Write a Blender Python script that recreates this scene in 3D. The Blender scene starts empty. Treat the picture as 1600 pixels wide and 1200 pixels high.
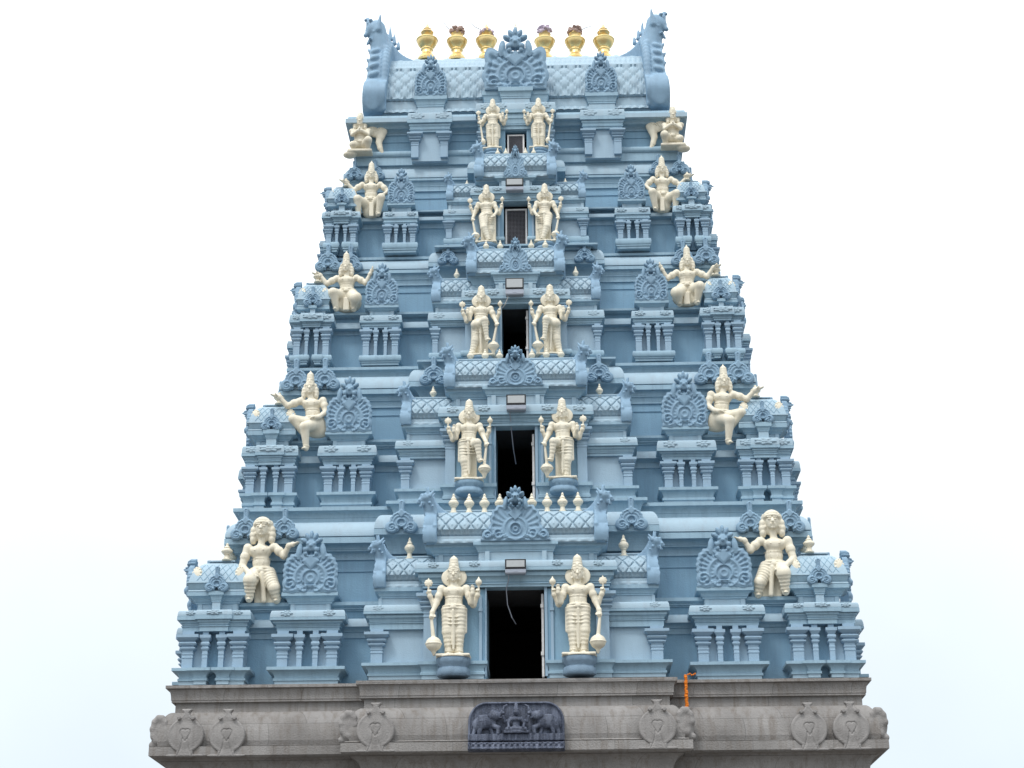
import bpy, math, random
import numpy as np
from mathutils import Vector, Matrix, Euler
random.seed(7)
SC = bpy.context.scene
COL = SC.collection
# ------------------------------------------------------------------ camera
FPX = 2700.0
CAMP = Vector((0.72, -30.0, 1.6))
PITCH, YAW, ROLL = 21.05, 1.49, -0.36
cam_d = bpy.data.cameras.new("camera"); cam = bpy.data.objects.new("camera", cam_d); COL.objects.link(cam)
cam_d.sensor_width = 36.0; cam_d.lens = 36.0*FPX/1600.0
cam_d.clip_end = 4000.0
cam.location = CAMP
CR = Matrix.Rotation(math.radians(YAW), 3, 'Z') @ Matrix.Rotation(math.radians(90+PITCH), 3, 'X') @ Matrix.Rotation(math.radians(ROLL), 3, 'Z')
cam.rotation_euler = CR.to_euler()
SC.camera = cam
SC.render.resolution_x = 1024; SC.render.resolution_y = 768
# ------------------------------------------------------------------ world: bright overcast sky
SUN_EL, SUN_AZ = 57.0, 212.0     # azimuth measured clockwise from +Y
W = bpy.data.worlds.new("World"); SC.world = W; W.use_nodes = True
nt = W.node_tree; N = nt.nodes; Lk = nt.links
for n in list(N): N.remove(n)
wo = N.new('ShaderNodeOutputWorld'); bg = N.new('ShaderNodeBackground'); Lk.new(bg.outputs[0], wo.inputs[0])
sky = N.new('ShaderNodeTexSky'); sky.sky_type = 'NISHITA'; sky.sun_disc = False
sky.sun_elevation = math.radians(SUN_EL); sky.sun_rotation = math.radians(SUN_AZ)
tc = N.new('ShaderNodeTexCoord'); sp = N.new('ShaderNodeSeparateXYZ'); Lk.new(tc.outputs['Generated'], sp.inputs[0])
rp = N.new('ShaderNodeValToRGB'); Lk.new(sp.outputs['Z'], rp.inputs[0])
el = rp.color_ramp.elements
el[0].position = 0.0; el[0].color = (0.32, 0.36, 0.388, 1)
el[1].position = 1.0; el[1].color = (0.92, 0.93, 0.93, 1)
e = el.new(0.14); e.color = (0.345, 0.378, 0.400, 1)
e = el.new(0.25); e.color = (0.40, 0.425, 0.438, 1)
e = el.new(0.37); e.color = (0.50, 0.525, 0.53, 1)
e = el.new(0.50); e.color = (0.63, 0.65, 0.65, 1)
ns = N.new('ShaderNodeTexNoise'); ns.inputs['Scale'].default_value = 2.2; ns.inputs['Detail'].default_value = 5; ns.inputs['Roughness'].default_value = 0.55
Lk.new(tc.outputs['Generated'], ns.inputs['Vector'])
mr = N.new('ShaderNodeMapRange'); mr.inputs[1].default_value = 0.35; mr.inputs[2].default_value = 0.7; mr.inputs[3].default_value = 0.93; mr.inputs[4].default_value = 1.10
Lk.new(ns.outputs[0], mr.inputs[0])
vm = N.new('ShaderNodeVectorMath'); vm.operation = 'SCALE'; Lk.new(rp.outputs[0], vm.inputs[0]); Lk.new(mr.outputs[0], vm.inputs['Scale'])
v2 = N.new('ShaderNodeVectorMath'); v2.operation = 'SCALE'; v2.inputs['Scale'].default_value = 1.68; Lk.new(vm.outputs[0], v2.inputs[0])
v3 = N.new('ShaderNodeVectorMath'); v3.operation = 'SCALE'; v3.inputs['Scale'].default_value = 0.02; Lk.new(sky.outputs[0], v3.inputs[0])
v4 = N.new('ShaderNodeVectorMath'); v4.operation = 'ADD'; Lk.new(v2.outputs[0], v4.inputs[0]); Lk.new(v3.outputs[0], v4.inputs[1])
Lk.new(v4.outputs[0], bg.inputs[0]); bg.inputs[1].default_value = 1.0
sl = bpy.data.lights.new("sun", 'SUN'); sl.energy = 1.15; sl.angle = math.radians(14); sl.color = (1.0, 0.97, 0.93)
so = bpy.data.objects.new("sun", sl); COL.objects.link(so)
sd = Vector((math.sin(math.radians(SUN_AZ))*math.cos(math.radians(SUN_EL)), math.cos(math.radians(SUN_AZ))*math.cos(math.radians(SUN_EL)), math.sin(math.radians(SUN_EL))))
so.rotation_euler = sd.to_track_quat('Z', 'Y').to_euler()
SC.view_settings.view_transform = 'Standard'; SC.view_settings.look = 'None'
SC.view_settings.exposure = 0.42; SC.view_settings.gamma = 1.0; SC.view_settings.use_curve_mapping = False

def at(px, py, Y):
    d = CR @ Vector(((px-800.0)/FPX, -(py-600.0)/FPX, -1.0))
    t = (Y-CAMP.y)/d.y
    return CAMP + d*t
def zz(px, py, Y): return at(px, py, Y).z
def xx(px, py, Y): return abs(at(px, py, Y).x)

# ------------------------------------------------------------------ materials
def mat(name, col, var=0.06, scale=3.0, rough=0.6, bump=0.0, bscale=60.0, metal=0.0, streak=0.0, streakcol=None, spec=0.4):
    m = bpy.data.materials.new(name); m.use_nodes = True
    t = m.node_tree; n = t.nodes; l = t.links
    b = n['Principled BSDF']; b.inputs['Roughness'].default_value = rough; b.inputs['Metallic'].default_value = metal
    b.inputs['Specular IOR Level'].default_value = spec
    g = n.new('ShaderNodeNewGeometry')
    n1 = n.new('ShaderNodeTexNoise'); n1.inputs['Scale'].default_value = scale; n1.inputs['Detail'].default_value = 6; n1.inputs['Roughness'].default_value = 0.6
    l.new(g.outputs['Position'], n1.inputs['Vector'])
    r = n.new('ShaderNodeValToRGB'); l.new(n1.outputs[0], r.inputs[0])
    c = Vector(col[:3])
    r.color_ramp.elements[0].position = 0.32; r.color_ramp.elements[0].color = (*(c*(1-var)), 1)
    r.color_ramp.elements[1].position = 0.68; r.color_ramp.elements[1].color = (*[min(0.95, x) for x in c*(1+var)], 1)
    out = r.outputs[0]
    if streak > 0:
        mp = n.new('ShaderNodeMapping'); mp.inputs['Scale'].default_value = (9, 9, 0.7); l.new(g.outputs['Position'], mp.inputs[0])
        n2 = n.new('ShaderNodeTexNoise'); n2.inputs['Scale'].default_value = 1.0; n2.inputs['Detail'].default_value = 4; n2.inputs['Roughness'].default_value = 0.65
        l.new(mp.outputs[0], n2.inputs['Vector'])
        q = n.new('ShaderNodeMapRange'); q.inputs[1].default_value = 0.47; q.inputs[2].default_value = 0.72; q.inputs[3].default_value = 0; q.inputs[4].default_value = streak
        l.new(n2.outputs[0], q.inputs[0])
        mx = n.new('ShaderNodeMix'); mx.data_type = 'RGBA'; l.new(q.outputs[0], mx.inputs[0]); l.new(out, mx.inputs[6])
        mx.inputs[7].default_value = (*(streakcol or c*0.45), 1); out = mx.outputs[2]
    l.new(out, b.inputs['Base Color'])
    if bump > 0:
        n3 = n.new('ShaderNodeTexNoise'); n3.inputs['Scale'].default_value = bscale; n3.inputs['Detail'].default_value = 3
        l.new(g.outputs['Position'], n3.inputs['Vector'])
        bp = n.new('ShaderNodeBump'); bp.inputs['Strength'].default_value = bump; bp.inputs['Distance'].default_value = 0.02
        l.new(n3.outputs[0], bp.inputs['Height']); l.new(bp.outputs[0], b.inputs['Normal'])
    return m
def joints(m, w=1.35, h=.62, dark=.55):
    t = m.node_tree; n = t.nodes; l = t.links; b = n['Principled BSDF']; src = b.inputs['Base Color'].links[0].from_socket
    g = n.new('ShaderNodeNewGeometry'); sx = n.new('ShaderNodeSeparateXYZ'); l.new(g.outputs['Position'], sx.inputs[0])
    ad = n.new('ShaderNodeMath'); ad.operation = 'ADD'; l.new(sx.outputs[0], ad.inputs[0]); l.new(sx.outputs[1], ad.inputs[1])
    cb = n.new('ShaderNodeCombineXYZ'); l.new(ad.outputs[0], cb.inputs[0]); l.new(sx.outputs[2], cb.inputs[1])
    br = n.new('ShaderNodeTexBrick'); l.new(cb.outputs[0], br.inputs['Vector']); br.inputs['Scale'].default_value = 1.0
    br.inputs['Brick Width'].default_value = w; br.inputs['Row Height'].default_value = h; br.inputs['Mortar Size'].default_value = .005; br.inputs['Mortar Smooth'].default_value = .3
    br.inputs['Color1'].default_value = (1, 1, 1, 1); br.inputs['Color2'].default_value = (.86, .85, .84, 1); br.inputs['Mortar'].default_value = (dark, dark, dark, 1)
    mx = n.new('ShaderNodeMix'); mx.data_type = 'RGBA'; mx.blend_type = 'MULTIPLY'; mx.inputs[0].default_value = 1; l.new(src, mx.inputs[6]); l.new(br.outputs[0], mx.inputs[7]); l.new(mx.outputs[2], b.inputs['Base Color'])
M_PALE = mat('pale_blue_paint', (0.335, 0.46, 0.55), 0.05, 2.5, 0.62, 0.25, 50, streak=0.5, streakcol=(0.302, 0.374, 0.439))
M_PANEL = mat('panel_blue_paint', (0.33, 0.46, 0.565), 0.05, 2.0, 0.62, 0.25, 40, streak=0.32, streakcol=(0.259, 0.353, 0.439))
M_MID = mat('sky_blue_paint', (0.28, 0.42, 0.52), 0.06, 2.2, 0.6, 0.25, 50, streak=0.45, streakcol=(0.173, 0.259, 0.346))
M_WALL = mat('wall_blue_paint', (0.212, 0.365, 0.49), 0.07, 1.6, 0.65, 0.25, 40, streak=0.38, streakcol=(0.158, 0.252, 0.353))
M_SLATE = mat('slate_blue_paint', (0.21, 0.332, 0.445), 0.07, 5, 0.6, 0.3, 70, streak=0.38, streakcol=(0.122, 0.194, 0.288))
M_LOTUS = mat('lotus_slate_paint', (0.16, 0.24, 0.325), 0.1, 9, 0.65, 0.4, 60)
M_CREAM = mat('cream_paint', (0.74, 0.69, 0.565), 0.05, 5, 0.55, 0.25, 60, streak=0.38, streakcol=(0.432, 0.360, 0.245))
M_GOLD = mat('brass', (0.80, 0.60, 0.27), 0.08, 6, 0.32, 0.15, 40, metal=0.8)
M_STONE = mat('weathered_granite', (0.268, 0.258, 0.252), 0.2, 1.3, 0.85, 0.6, 35, streak=0.75, streakcol=(0.17, 0.145, 0.125))
joints(M_STONE)
M_STONE2 = mat('carved_granite', (0.27, 0.258, 0.252), 0.12, 5, 0.85, 0.6, 45, streak=0.4, streakcol=(0.144, 0.130, 0.122))
M_NAVY = mat('dark_blue_stone', (0.06, 0.073, 0.11), 0.4, 30, 0.5, 0.7, 60, streak=0.8, streakcol=(0.20, 0.23, 0.31))
M_DARK = mat('shade_black_interior', (0.012, 0.012, 0.014), 0.1, 3, 0.9)  # near-black colour standing in for the unlit rooms behind the mesh doors
M_CEIL = mat('shade_toned_interior', (0.035, 0.033, 0.034), 0.2, 3, 0.9)  # dark base colour carries the shade inside the doorways
M_BLACK = mat('black_metal', (0.02, 0.02, 0.022), 0.1, 8, 0.4)
M_GREYM = mat('grey_metal', (0.33, 0.36, 0.42), 0.06, 8, 0.45, metal=0.3)
M_GLASS = mat('frosted_glass', (0.42, 0.44, 0.45), 0.04, 20, 0.15)
M_WHITEM = mat('white_frame_paint', (0.72, 0.70, 0.69), 0.12, 18, 0.5)
M_WIRE = mat('wire_mesh', (0.10, 0.10, 0.12), 0.1, 18, 0.5)
M_ORANGE = mat('marigold', (0.72, 0.20, 0.015), 0.25, 60, 0.8)
M_DRY = mat('dried_flowers', (0.42, 0.30, 0.26), 0.4, 40, 0.9, 0.5)
M_LILAC = mat('faded_petals', (0.55, 0.46, 0.55), 0.3, 50, 0.9, 0.5)
M_GROUND = mat('dusty_ground', (0.13, 0.12, 0.11), 0.15, 0.3, 0.95, 0.3, 5)

# ------------------------------------------------------------------ scene graph helpers
def link(o, parent=None, T=None):
    COL.objects.link(o)
    if T is not None: o.matrix_basis = T
    if parent is not None: o.parent = parent
    return o
def tag(o, label=None, cat=None, group=None, kind=None):
    if label: o['label'] = label
    if cat: o['category'] = cat
    if group: o['group'] = group
    if kind: o['kind'] = kind
    return o
def empty(name, loc=(0, 0, 0), parent=None):
    o = bpy.data.objects.new(name, None); COL.objects.link(o); o.location = loc; o.empty_display_size = 0.3
    if parent is not None: o.parent = parent
    return o
def T_(x=0, y=0, z=0, rz=0.0, s=(1, 1, 1)):
    return Matrix.Translation((x, y, z)) @ Matrix.Rotation(rz, 4, 'Z') @ Matrix.Diagonal((*s, 1))
def mesh_np(name, V, Fs, mats, smooth=True, fm=None, ang=None):
    me = bpy.data.meshes.new(name); me.from_pydata([tuple(v) for v in V], [], [tuple(f) for f in Fs])
    for m in mats: me.materials.append(m)
    if fm is not None: me.polygons.foreach_set('material_index', np.array(fm, dtype=np.int32))
    if smooth:
        me.polygons.foreach_set('use_smooth', [True]*len(me.polygons))
        if ang: me.set_sharp_from_angle(angle=math.radians(ang))
    me.update(); return me
class MB:
    def __init__(s): s.V = []; s.F = []; s.M = []
    def v(s, p): s.V.append(tuple(p)); return len(s.V)-1
    def f(s, idx, m=0): s.F.append(idx); s.M.append(m)
    def loft(s, x0, x1, y0, y1, prof, backoff=False, cap=True, m0=0):
        """rectangular ring loft; prof = list of (offset, z[, material])"""
        prev = None; first = None; cur_m = m0
        for p in prof:
            o, z = p[0], p[1]
            if len(p) > 2: cur_m = p[2]
            bo = o if backoff else 0.0
            ring = [s.v((x0-o, y0-o, z)), s.v((x1+o, y0-o, z)), s.v((x1+o, y1+bo, z)), s.v((x0-o, y1+bo, z))]
            if prev:
                for i in range(4):
                    j = (i+1) % 4
                    s.f((prev[i], prev[j], ring[j], ring[i]), cur_m)
            else: first = ring
            prev = ring
        if cap:
            s.f(tuple(reversed(first)), m0); s.f(tuple(prev), cur_m)
        return s
    def box(s, x0, x1, y0, y1, z0, z1, m=0):
        return s.loft(x0, x1, y0, y1, [(0, z0, m), (0, z1, m)], m0=m)
    def bbox(s, x0, x1, y0, y1, z0, z1, b=0.01, m=0):
        return s.loft(x0+b, x1-b, y0+b, y1-b, [(0, z0, m), (b, z0+b, m), (b, z1-b, m), (0, z1, m)], backoff=True, m0=m)
    def lathe(s, prof, c=(0, 0, 0), n=20, m=0, sy=1.0):
        prev = None
        for (r, z) in prof:
            ring = [s.v((c[0]+r*math.cos(2*math.pi*i/n), c[1]+sy*r*math.sin(2*math.pi*i/n), c[2]+z)) for i in range(n)]
            if prev:
                for i in range(n):
                    j = (i+1) % n
                    s.f((prev[i], prev[j], ring[j], ring[i]), m)
            else: s.f(tuple(reversed(ring)), m)
            prev = ring
        s.f(tuple(prev), m); return s
    def tube(s, pts, r, n=8, m=0):
        pts = [Vector(p) for p in pts]; prev = None
        for k, p in enumerate(pts):
            d = (pts[min(k+1, len(pts)-1)]-pts[max(k-1, 0)]).normalized()
            a = d.cross(Vector((0, 0, 1)));
            if a.length < 0.1: a = d.cross(Vector((1, 0, 0)))
            a.normalize(); b = d.cross(a)
            rr = r[k] if isinstance(r, (list, tuple)) else r
            ring = [s.v(p+(a*math.cos(2*math.pi*i/n)+b*math.sin(2*math.pi*i/n))*rr) for i in range(n)]
            if prev:
                for i in range(n):
                    j = (i+1) % n
                    s.f((prev[i], prev[j], ring[j], ring[i]), m)
            else: s.f(tuple(reversed(ring)), m)
            prev = ring
        s.f(tuple(prev), m); return s
    def mesh(s, name, mats, smooth=True, ang=32):
        if ang <= 32: smooth = False
        return mesh_np(name, s.V, s.F, mats, smooth, s.M, ang)
    def obj(s, name, mats, parent=None, T=None, smooth=True, ang=32):
        return link(bpy.data.objects.new(name, s.mesh(name, mats, smooth, ang)), parent, T)
def inst(name, me, parent, T): return link(bpy.data.objects.new(name, me), parent, T)
# profile pieces
def q_roll(o0, z0, o1, z1, m, n=10):      # convex, vertical at start, closing towards top
    return [(o1+(o0-o1)*math.cos(math.pi/2*i/n), z0+(z1-z0)*math.sin(math.pi/2*i/n), m) for i in range(n+1)]
def q_cove(o0, z0, o1, z1, m, n=9):      # concave, rising then flaring outward
    return [(o0+(o1-o0)*(1-math.cos(math.pi/2*i/n)), z0+(z1-z0)*math.sin(math.pi/2*i/n), m) for i in range(n+1)]
def q_torus(o, ob, z0, z1, m, n=8):
    return [(o+(ob-o)*math.sin(math.pi*i/n)**0.7, z0+(z1-z0)*(1-math.cos(math.pi*i/n))/2, m) for i in range(n+1)]

# ------------------------------------------------------------------ SDF modelling (smooth unions polygonised with surface nets)
class SDF:
    def __init__(s, lo, hi, h):
        s.h = h; s.lo = np.array(lo, float); n = np.ceil((np.array(hi)-s.lo)/h).astype(int)+1
        s.ax = [s.lo[i]+h*np.arange(n[i]) for i in range(3)]; s.F = np.full(tuple(n), 1.0, dtype=np.float64); s.mr = 0
    def sub(s, lo, hi):
        sl = []
        for i in range(3):
            a = max(0, int((lo[i]-s.lo[i])/s.h)); b = min(s.F.shape[i], int((hi[i]-s.lo[i])/s.h)+2); sl.append(slice(a, max(a, b)))
        g = np.meshgrid(*[s.ax[i][sl[i]] for i in range(3)], indexing='ij', sparse=True)
        return tuple(sl), g
    def comb(s, sl, d, k, op='u'):
        f = s.F[sl]
        if f.size == 0: return
        if op == 'u':
            if k > 0:
                h = np.clip(0.5+0.5*(f-d)/k, 0, 1); s.F[sl] = f*(1-h)+d*h-k*h*(1-h)
            else: s.F[sl] = np.minimum(f, d)
        else:
            s.F[sl] = np.maximum(f, -d)
    def cap(s, a, b, ra, rb=None, k=0.015, rip=0.0, nr=0, op='u', sq=1.0):
        rb = ra if rb is None else rb
        a = np.array(a, float); b = np.array(b, float); R = max(ra, rb)+abs(rip)+k+3*s.h
        sl, (x, y, z) = s.sub(np.minimum(a, b)-R, np.maximum(a, b)+R)
        ba = b-a; L = max(1e-9, ba.dot(ba))
        t = np.clip(((x-a[0])*ba[0]+(y-a[1])*ba[1]+(z-a[2])*ba[2])/L, 0, 1)
        r = ra+(rb-ra)*t
        if rip: r = r+rip*np.sin(t*nr*2*np.pi)
        d = np.sqrt((x-a[0]-t*ba[0])**2+((y-a[1]-t*ba[1])/sq)**2+(z-a[2]-t*ba[2])**2)-r
        s.comb(sl, d, k, op); return s
    def ell(s, c, r, k=0.015, op='u', rot=0.0, tilt=0.0):
        c = np.array(c, float); r = np.array(r, float); R = max(r)+k+3*s.h
        sl, (x, y, z) = s.sub(c-R, c+R)
        X = x-c[0]; Y = y-c[1]; Z = z-c[2]
        if rot:   # in the x-z plane
            cr, sr = math.cos(rot), math.sin(rot); X, Z = X*cr+Z*sr, -X*sr+Z*cr
        if tilt:  # in the y-z plane
            cr, sr = math.cos(tilt), math.sin(tilt); Y, Z = Y*cr+Z*sr, -Y*sr+Z*cr
        k0 = np.sqrt((X/r[0])**2+(Y/r[1])**2+(Z/r[2])**2); k1 = np.sqrt((X/r[0]**2)**2+(Y/r[1]**2)**2+(Z/r[2]**2)**2)+1e-9
        s.comb(sl, k0*(k0-1)/k1, k, op); return s
    def box(s, c, r, k=0.0, rd=0.01, op='u', rot=0.0):
        c = np.array(c, float); r = np.array(r, float); R = np.linalg.norm(r)+k+3*s.h
        sl, (x, y, z) = s.sub(c-R, c+R)
        X = x-c[0]; Y = y-c[1]; Z = z-c[2]
        if rot:
            cr, sr = math.cos(rot), math.sin(rot); X, Z = X*cr+Z*sr, -X*sr+Z*cr
        qx = np.abs(X)-r[0]+rd; qy = np.abs(Y)-r[1]+rd; qz = np.abs(Z)-r[2]+rd
        d = np.sqrt(np.maximum(qx, 0)**2+np.maximum(qy, 0)**2+np.maximum(qz, 0)**2)+np.minimum(np.maximum(qx, np.maximum(qy, qz)), 0)-rd
        s.comb(sl, d, k, op); return s
    def ring(s, c, rx, ry, r, k=0.0, tilt=0.0):
        c = np.array(c, float); R = max(rx, ry)+r+k+3*s.h
        sl, (x, y, z) = s.sub(c-R, c+R)
        X = x-c[0]; Y = y-c[1]; Z = z-c[2]
        if tilt:
            cr, sr = math.cos(tilt), math.sin(tilt); Y, Z = Y*cr+Z*sr, -Y*sr+Z*cr
        rr = (np.sqrt((X/rx)**2+(Y/ry)**2)-1)*min(rx, ry)
        s.comb(sl, np.sqrt(rr**2+Z**2)-r, k); return s
    def nets(s):
        F = s.F; ins = F < 0; nx, ny, nz = F.shape
        c = np.zeros((nx-1, ny-1, nz-1), int)
        for i in (0, 1):
            for j in (0, 1):
                for k in (0, 1): c += ins[i:nx-1+i, j:ny-1+j, k:nz-1+k]
        act = (c > 0) & (c < 8); ids = -np.ones(act.shape, int); n = act.sum(); ids[act] = np.arange(n)
        I, J, K = np.nonzero(act); P = np.zeros((n, 3)); cnt = np.zeros(n)
        cor = [(i, j, k) for i in (0, 1) for j in (0, 1) for k in (0, 1)]
        for a in cor:
            for ax in range(3):
                if a[ax]: continue
                b = list(a); b[ax] = 1
                fa = F[I+a[0], J+a[1], K+a[2]]; fb = F[I+b[0], J+b[1], K+b[2]]
                m = (fa < 0) != (fb < 0); t = np.where(m, fa/np.where(m, fa-fb, 1), 0)
                p = np.tile(np.array(a, float), (n, 1)); p[:, ax] += t
                P += p*m[:, None]; cnt += m
        V = (P/cnt[:, None]+np.stack([I, J, K], 1))*s.h+s.lo
        Q = []
        for ax in range(3):
            o1, o2 = [(1, 2), (2, 0), (0, 1)][ax]
            A = [slice(1, -1)]*3; A[ax] = slice(0, -1); B = list(A); B[ax] = slice(1, None)
            sa = ins[tuple(A)]; sb = ins[tuple(B)]
            for flip, msk in ((False, sa & ~sb), (True, ~sa & sb)):
                idx = np.array(np.nonzero(msk)).T
                if len(idx) == 0: continue
                off = np.ones(3, int); off[ax] = 0; idx = idx+off
                def cell(d1, d2):
                    q = idx.copy(); q[:, o1] -= d1; q[:, o2] -= d2
                    return ids[q[:, 0], q[:, 1], q[:, 2]]
                q = np.stack([cell(0, 0), cell(1, 0), cell(1, 1), cell(0, 1)], 1)
                if flip: q = q[:, ::-1]
                Q.append(q)
        Q = np.concatenate(Q); return V, Q
    def mesh(s, name, mats, scale=1.0, mirror=False):
        V, Q = s.nets(); V = V*scale
        if mirror: V = V*np.array([-1, 1, 1]); Q = Q[:, ::-1]
        return mesh_np(name, V.tolist(), Q.tolist(), mats)
def mirror_mesh(me, name):
    V = np.array([v.co[:] for v in me.vertices])*np.array([-1, 1, 1]); Q = [tuple(reversed(p.vertices[:])) for p in me.polygons]
    return mesh_np(name, V.tolist(), Q, [m for m in me.materials])

# ------------------------------------------------------------------ carved ornaments (relief plates)
def plate(name, fn, xr, zr, ymax, h, m, back=0.06):
    """solid plate: outline sdf o(x,z) and front height hh(x,z)"""
    S = SDF((xr[0]-3*h, -ymax-3*h, zr[0]-3*h), (xr[1]+3*h, back+3*h, zr[1]+3*h), h)
    x = S.ax[0][:, None]; z = S.ax[2][None, :]
    o, hh = fn(x, z)
    y = S.ax[1][None, :, None]
    F = np.maximum(np.maximum(o[:, None, :], -y-hh[:, None, :]), y-back)
    S.F = F; return S.mesh(name, [m])
def circ(x, z, cx, cz, r): return np.sqrt((x-cx)**2+(z-cz)**2)-r
def elli(x, z, cx, cz, rx, rz, rot=0):
    X = x-cx; Z = z-cz
    if rot: c, s_ = math.cos(rot), math.sin(rot); X, Z = X*c+Z*s_, -X*s_+Z*c
    q = np.sqrt((X/rx)**2+(Z/rz)**2); return (q-1)*min(rx, rz)
def rect(x, z, cx, cz, rx, rz): return np.maximum(np.abs(x-cx)-rx, np.abs(z-cz)-rz)
def bump(d, w): return np.exp(-(d/w)**2)
def spiral(x, z, cx, cz, R, sgn=1, turns=2.0):
    r = np.sqrt((x-cx)**2+(z-cz)**2); th = np.arctan2(z-cz, (x-cx)*sgn)
    return np.where(r < R, 0.5+0.5*np.cos(2*np.pi*turns*r/R-th), 0)*np.clip((R-r)/R*4, 0, 1)
def face(x, z, cz, s, hh, o):
    """lion-mask crest with curling tusks, plumes and side leaves"""
    ax = np.abs(x)
    head = elli(ax, z, 0, cz, .20*s, .24*s); o = np.minimum(o, head)
    for (dx, dz, rx, rz, rt) in ((0, .42, .085, .2, 0), (.15, .36, .085, .18, -.45), (.28, .2, .09, .17, -1.0)):
        p = elli(ax, z, dx*s, cz+dz*s, rx*s, rz*s, rt); o = np.minimum(o, p); hh = np.maximum(hh, np.where(p < 0, .16+.10*np.clip(-p/(.05*s), 0, 1), 0))
    lf = elli(ax, z, .47*s, cz-.22*s, .12*s, .33*s, .12); o = np.minimum(o, lf); hh = np.maximum(hh, np.where(lf < 0, .12+.07*np.clip(-lf/(.08*s), 0, 1), 0))
    hh = np.maximum(hh, np.where(head < 0.02, .2+.16*np.sqrt(np.clip(-head/(.2*s), 0, 1)), 0))
    for (dx, dz, r, a) in ((.12, .06, .075, .34), (0, -.02, .075, .42), (.22, -.16, .10, .34), (.2, -.32, .085, .3), (.12, -.42, .06, .26)):
        c = circ(ax, z, dx*s, cz+dz*s, r*s); o = np.minimum(o, c); hh = np.maximum(hh, np.where(c < 0, a-.08+.10*np.sqrt(np.clip(-c/(r*s), 0, 1)), 0))
    hh = hh-np.where(circ(ax, z, .06*s, cz-.3*s, .075*s) < 0, .14, 0)
    return o, hh
def k_large(x, z, petals=False, wide=False):
    ax = np.abs(x); th = np.arctan2(z-.5, ax); r = np.sqrt(ax**2+(z-.5)**2)
    fr = 0.035*np.cos(th*(16 if not petals else 13)*2)
    if petals:
        o = np.maximum(r-(1.02+.05*np.abs(np.cos(th*7))), -(z-.06)); o = np.minimum(o, elli(ax, z, .62, .95, .3, .62, -.42))
        o = np.maximum(o, -elli(ax, z, 0, 1.75, .36, .55))
    else:
        o = elli(ax, z, .47, .72, .52, .72, -.05)+fr*.5
        o = np.minimum(o, circ(ax, z, .64, .32, .36))
    o = np.minimum(o, rect(x, z, 0, .7, .5, .62)); o = np.minimum(o, rect(x, z, 0, .07, .98, .07))
    o = np.minimum(o, rect(x, z, 0, 1.3, .3, .35))
    d = -o
    hh = .10+.05*bump(d-.09, .045)-.05*bump(d-.2, .03)
    fl = np.clip((r-.62)/.06, 0, 1)*np.clip((d-.1)/.06, 0, 1)
    hh = hh+fl*(.045*np.cos(th*(11 if petals else 15)*2))
    hh = hh+.055*bump(r-.30, .035)+.05*bump(r-.55, .04)-.04*bump(r-.42, .06)-.05*np.where(r < .26, 1, 0)+.06*bump(r-.12, .05)
    hh = hh+.02*bump(r-.43, .05)*np.cos(th*20)
    dm = (np.abs(x)/.33+np.abs(z-1.13)/.34)-1
    hh = np.maximum(hh, np.where(dm < 0, .16+.06*np.clip(-dm*3, 0, 1), 0))
    sp_ = spiral(ax, z, .72, .27, .27, 1, 1.6); hh = hh+.07*sp_
    hh = hh-.08*np.where((ax < .13) & (z < .22), 1, 0)-.05*bump(ax-.24-.3*np.clip(.25-z, 0, 1), .025)*np.where(z < .35, 1, 0)
    return face(x, z, 1.68, .92, hh, o)
def k_small(x, z):
    ax = np.abs(x); r = np.sqrt(ax**2+(z-.72)**2); th = np.arctan2(z-.72, ax)
    o = circ(x, z, 0, .82, .74)+.02*np.cos(th*18); o = np.minimum(o, circ(ax, z, .60, .42, .42)); o = np.maximum(o, -elli(x, z, 0, .12, .16, .3))
    o = np.minimum(o, rect(x, z, 0, 1.75, .17+.12*np.clip(z-1.9, 0, 1)+.35*np.clip(1.62-z, 0, 1), .48)); o = np.minimum(o, circ(x, z, 0, 2.16, .2))
    d = -o; hh = .16+.06*bump(d-.1, .05)+.07*bump(r-.28, .05)+.06*bump(r-.52, .05)-.07*np.where(r < .2, 1, 0)+.08*spiral(ax, z, .60, .40, .34, 1, 1.6)
    dm = (ax/.25+np.abs(z-1.38)/.3)-1; hh = np.maximum(hh, np.where(dm < 0, .24, 0))
    return o, hh
def k_wide(x, z):
    ax = np.abs(x); r = np.sqrt(ax**2+(z-.33)**2); th = np.arctan2(z-.33, ax)
    o = elli(ax, z, .31, .54, .40, .50, -.2)+.02*np.cos(th*24)
    o = np.minimum(o, circ(ax, z, .50, .19, .19)); o = np.minimum(o, circ(ax, z, .80, .16, .16)); o = np.minimum(o, elli(ax, z, .62, .36, .15, .2, .5))
    o = np.minimum(o, rect(x, z, 0, .45, .3, .45)); o = np.minimum(o, rect(x, z, 0, .03, 1.0, .035)); o = np.minimum(o, rect(x, z, 0, .95, .16, .22))
    d = -o; hh = .08+.035*bump(d-.06, .03)
    hh = hh+.04*bump(r-.17, .025)+.04*bump(r-.32, .03)-.045*np.where(r < .14, 1, 0)+.05*bump(r-.06, .03)
    hh = hh+.05*spiral(ax, z, .50, .18, .16, 1, 1.5)+.05*spiral(ax, z, .80, .15, .13, 1, 1.5)+np.clip((r-.38)/.05, 0, 1)*.016*np.cos(th*24)
    dm = (ax/.2+np.abs(z-.76)/.2)-1; hh = np.maximum(hh, np.where(dm < 0, .13, 0))
    return face(x, z, 1.19, .60, hh, o)
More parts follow.
